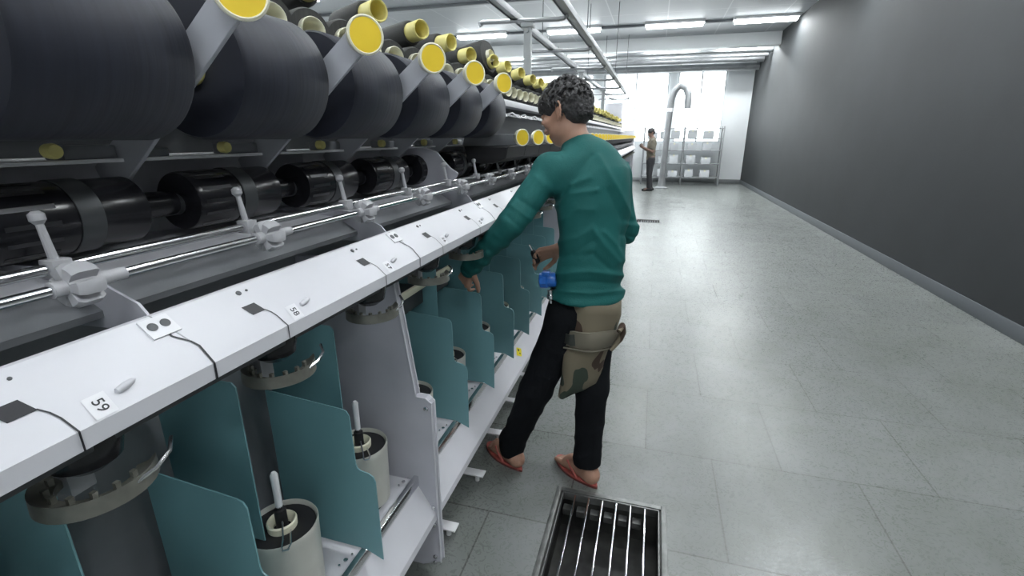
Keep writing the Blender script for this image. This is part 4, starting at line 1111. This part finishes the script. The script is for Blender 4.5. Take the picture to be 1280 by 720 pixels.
# ================================================================== the far man
O2 = V3(-.13, 14.3, 0)
far = empty('person', tuple(O2), 'man in khaki t-shirt standing far down the aisle looking at a phone', 'person')
f2_, l2 = nrm([-.95, -.25, 0]), nrm([.25, -.95, 0])
def q2(f, l, z): return O2+f2_*f+l2*l+V3(0, 0, z)
Bf = Field(O2+V3(-.62, -.5, -.02), O2+V3(.45, .5, 1.78), .0085)
Bf.slab([(q2(.0, 0, .88), .145, .10), (q2(.01, 0, 1.08), .13, .095), (q2(.0, 0, 1.28), .165, .10), (q2(0, 0, 1.36), .13, .07)], f2_, .03)
Bf.cone(q2(0, 0, 1.38), q2(.03, 0, 1.48), .055, .05, .03)
hc = q2(.05, 0, 1.56); h_d = nrm(f2_*.88+V3(0, 0, -.45)); h_u = nrm(V3(0, 0, 1)-h_d*h_d[2]); head(Bf, hc, h_d, l2, h_u, .98)
wr2 = {}
for s in (1, -1):
    h = q2(0, s*.085, .88); k = q2(.03 if s > 0 else -.01, s*.10, .47); a = q2(.02 if s > 0 else -.08, s*.11, .09)
    Bf.cone(h, k, .085, .055, .03); Bf.cone(k, a, .055, .036, .02)
    SIDE[0] = s; foot(Bf, a-f2_*.055-V3(0, 0, .075), f2_, 1.0, a)
    sh = q2(0, s*.175, 1.34); el = q2(.02, s*.21, 1.06); w = q2(.24, s*.07, 1.17)
    Bf.cone(q2(0, 0, 1.30), sh, .06, .05, .04); Bf.cone(sh, el, .048, .037, .02); Bf.cone(el, w, .037, .026, .02)
    hand(Bf, w, f2_*.7-l2*s*.5+V3(0, 0, .35), -l2*s+V3(0, 0, .5), s*1, curl=.7, s=1.05)
me = Bf.mesh('body', O2, 1); link('body', me, M['skin2'], far)
F2 = Field(O2+V3(-.5, -.5, .78), O2+V3(.45, .5, 1.50), .0085)
F2.slab([(q2(.0, 0, .84), .155, .118), (q2(.01, 0, 1.08), .15, .112), (q2(.0, 0, 1.28), .175, .112), (q2(0, 0, 1.36), .13, .08)], f2_, .03)
for s in (1, -1): F2.cone(q2(0, s*.08, 1.31), q2(0, s*.175, 1.34), .07, .06, .04); F2.cone(q2(0, s*.175, 1.34), q2(.015, s*.20, 1.16), .062, .060, .02)
F2.cut_plane(q2(0, 0, 1.425), (-.2, 0, 1)); F2.cut_plane(q2(0, 0, .83), (0, 0, -1))
link('t_shirt', F2.mesh('t_shirt', O2, 2, lambda V: .006*(ridge(V[:, 2]*30+V[:, 0]*20)-.5)), M['khaki'], far)
F3 = Field(O2+V3(-.45, -.4, .06), O2+V3(.4, .4, .92), .0085)
F3.slab([(q2(0, 0, .87), .150, .108), (q2(0, 0, .78), .155, .112)], f2_, .03)
for s in (1, -1):
    h = q2(0, s*.085, .86); k = q2(.03 if s > 0 else -.01, s*.10, .47); a = q2(.02 if s > 0 else -.08, s*.11, .10)
    F3.cone(h, k, .095, .075, .03); F3.cone(k, a, .075, .062, .02)
F3.cut_plane(q2(0, 0, .075), (0, 0, -1))
link('trousers', F3.mesh('trousers', O2, 2), M['dark_cloth'], far)
F4 = Field(hc-.16, hc+.18, .006)
F4.ell(hc-h_d*.014+h_u*.032, (l2, h_d, h_u), (.086, .100, .090), .008)
F4.ell(hc-h_d*.05-h_u*.02, (l2, h_d, h_u), (.068, .056, .062), .015)
F4.ell(hc+h_d*.09-h_u*.05, (l2, h_d, h_u), (.09, .072, .080), .008, sub=True)
for q in (-1, 1): F4.ell(hc+l2*q*.085-h_u*.05+h_d*.01, (l2, h_d, h_u), (.04, .04, .05), .006, sub=True)
link('hair', F4.mesh('hair', O2, 0, lambda V: .004*np.sin(V[:, 0]*300)*np.sin(V[:, 1]*280)*np.sin(V[:, 2]*310)), M['hair'], far)
for s in (1, -1):
    a = q2(.02 if s > 0 else -.08, s*.11, 0)-f2_*.07
    F5 = Field(a+V3(-.35, -.25, -.02), a+V3(.25, .25, .14), .006)
    F5.cone(a+V3(0, 0, .032), a+f2_*.23+V3(0, 0, .030), .038, .036, .01); F5.cone(a+f2_*.03+V3(0, 0, .05), a+f2_*.13+V3(0, 0, .045), .042, .040, .02)
    F5.cut_plane((0, 0, .004), (0, 0, -1))
    link('shoe', F5.mesh('shoe', O2, 1), M['blackm'], far)
ph = empty('phone', tuple(q2(.33, 0, 1.24)), 'black phone held in both hands by the far man', 'phone')
bm = box(bmesh.new(), -.006, .006, -.075, .075, -.04, .04, .004)
bmesh.ops.rotate(bm, verts=bm.verts, cent=(0, 0, 0), matrix=Matrix.Rotation(math.radians(35), 3, 'Y')); done(bm, 'phone_body', M['black'], ph)

# ------------------------------------------------------------------ camera, world
F_ = 600.0; th = math.atan(189/F_); ps = math.atan(182*math.cos(th)/F_)
cd = bpy.data.cameras.new('camera'); cam = bpy.data.objects.new('camera', cd); COL.objects.link(cam)
cd.sensor_width = 36; cd.lens = 36*F_/1280; cd.clip_start = .02; cd.clip_end = 100
cam.location = (0, 0, 1.45); cam.rotation_euler = (PI/2-th, 0, ps)
SC.camera = cam
w = bpy.data.worlds.new('world'); SC.world = w; w.use_nodes = True
w.node_tree.nodes['Background'].inputs[0].default_value = (.9, .95, 1, 1); w.node_tree.nodes['Background'].inputs[1].default_value = .3
vs = SC.view_settings; vs.view_transform = 'Standard'; vs.look = 'None'; vs.gamma = 1; vs.use_curve_mapping = False; vs.exposure = .45
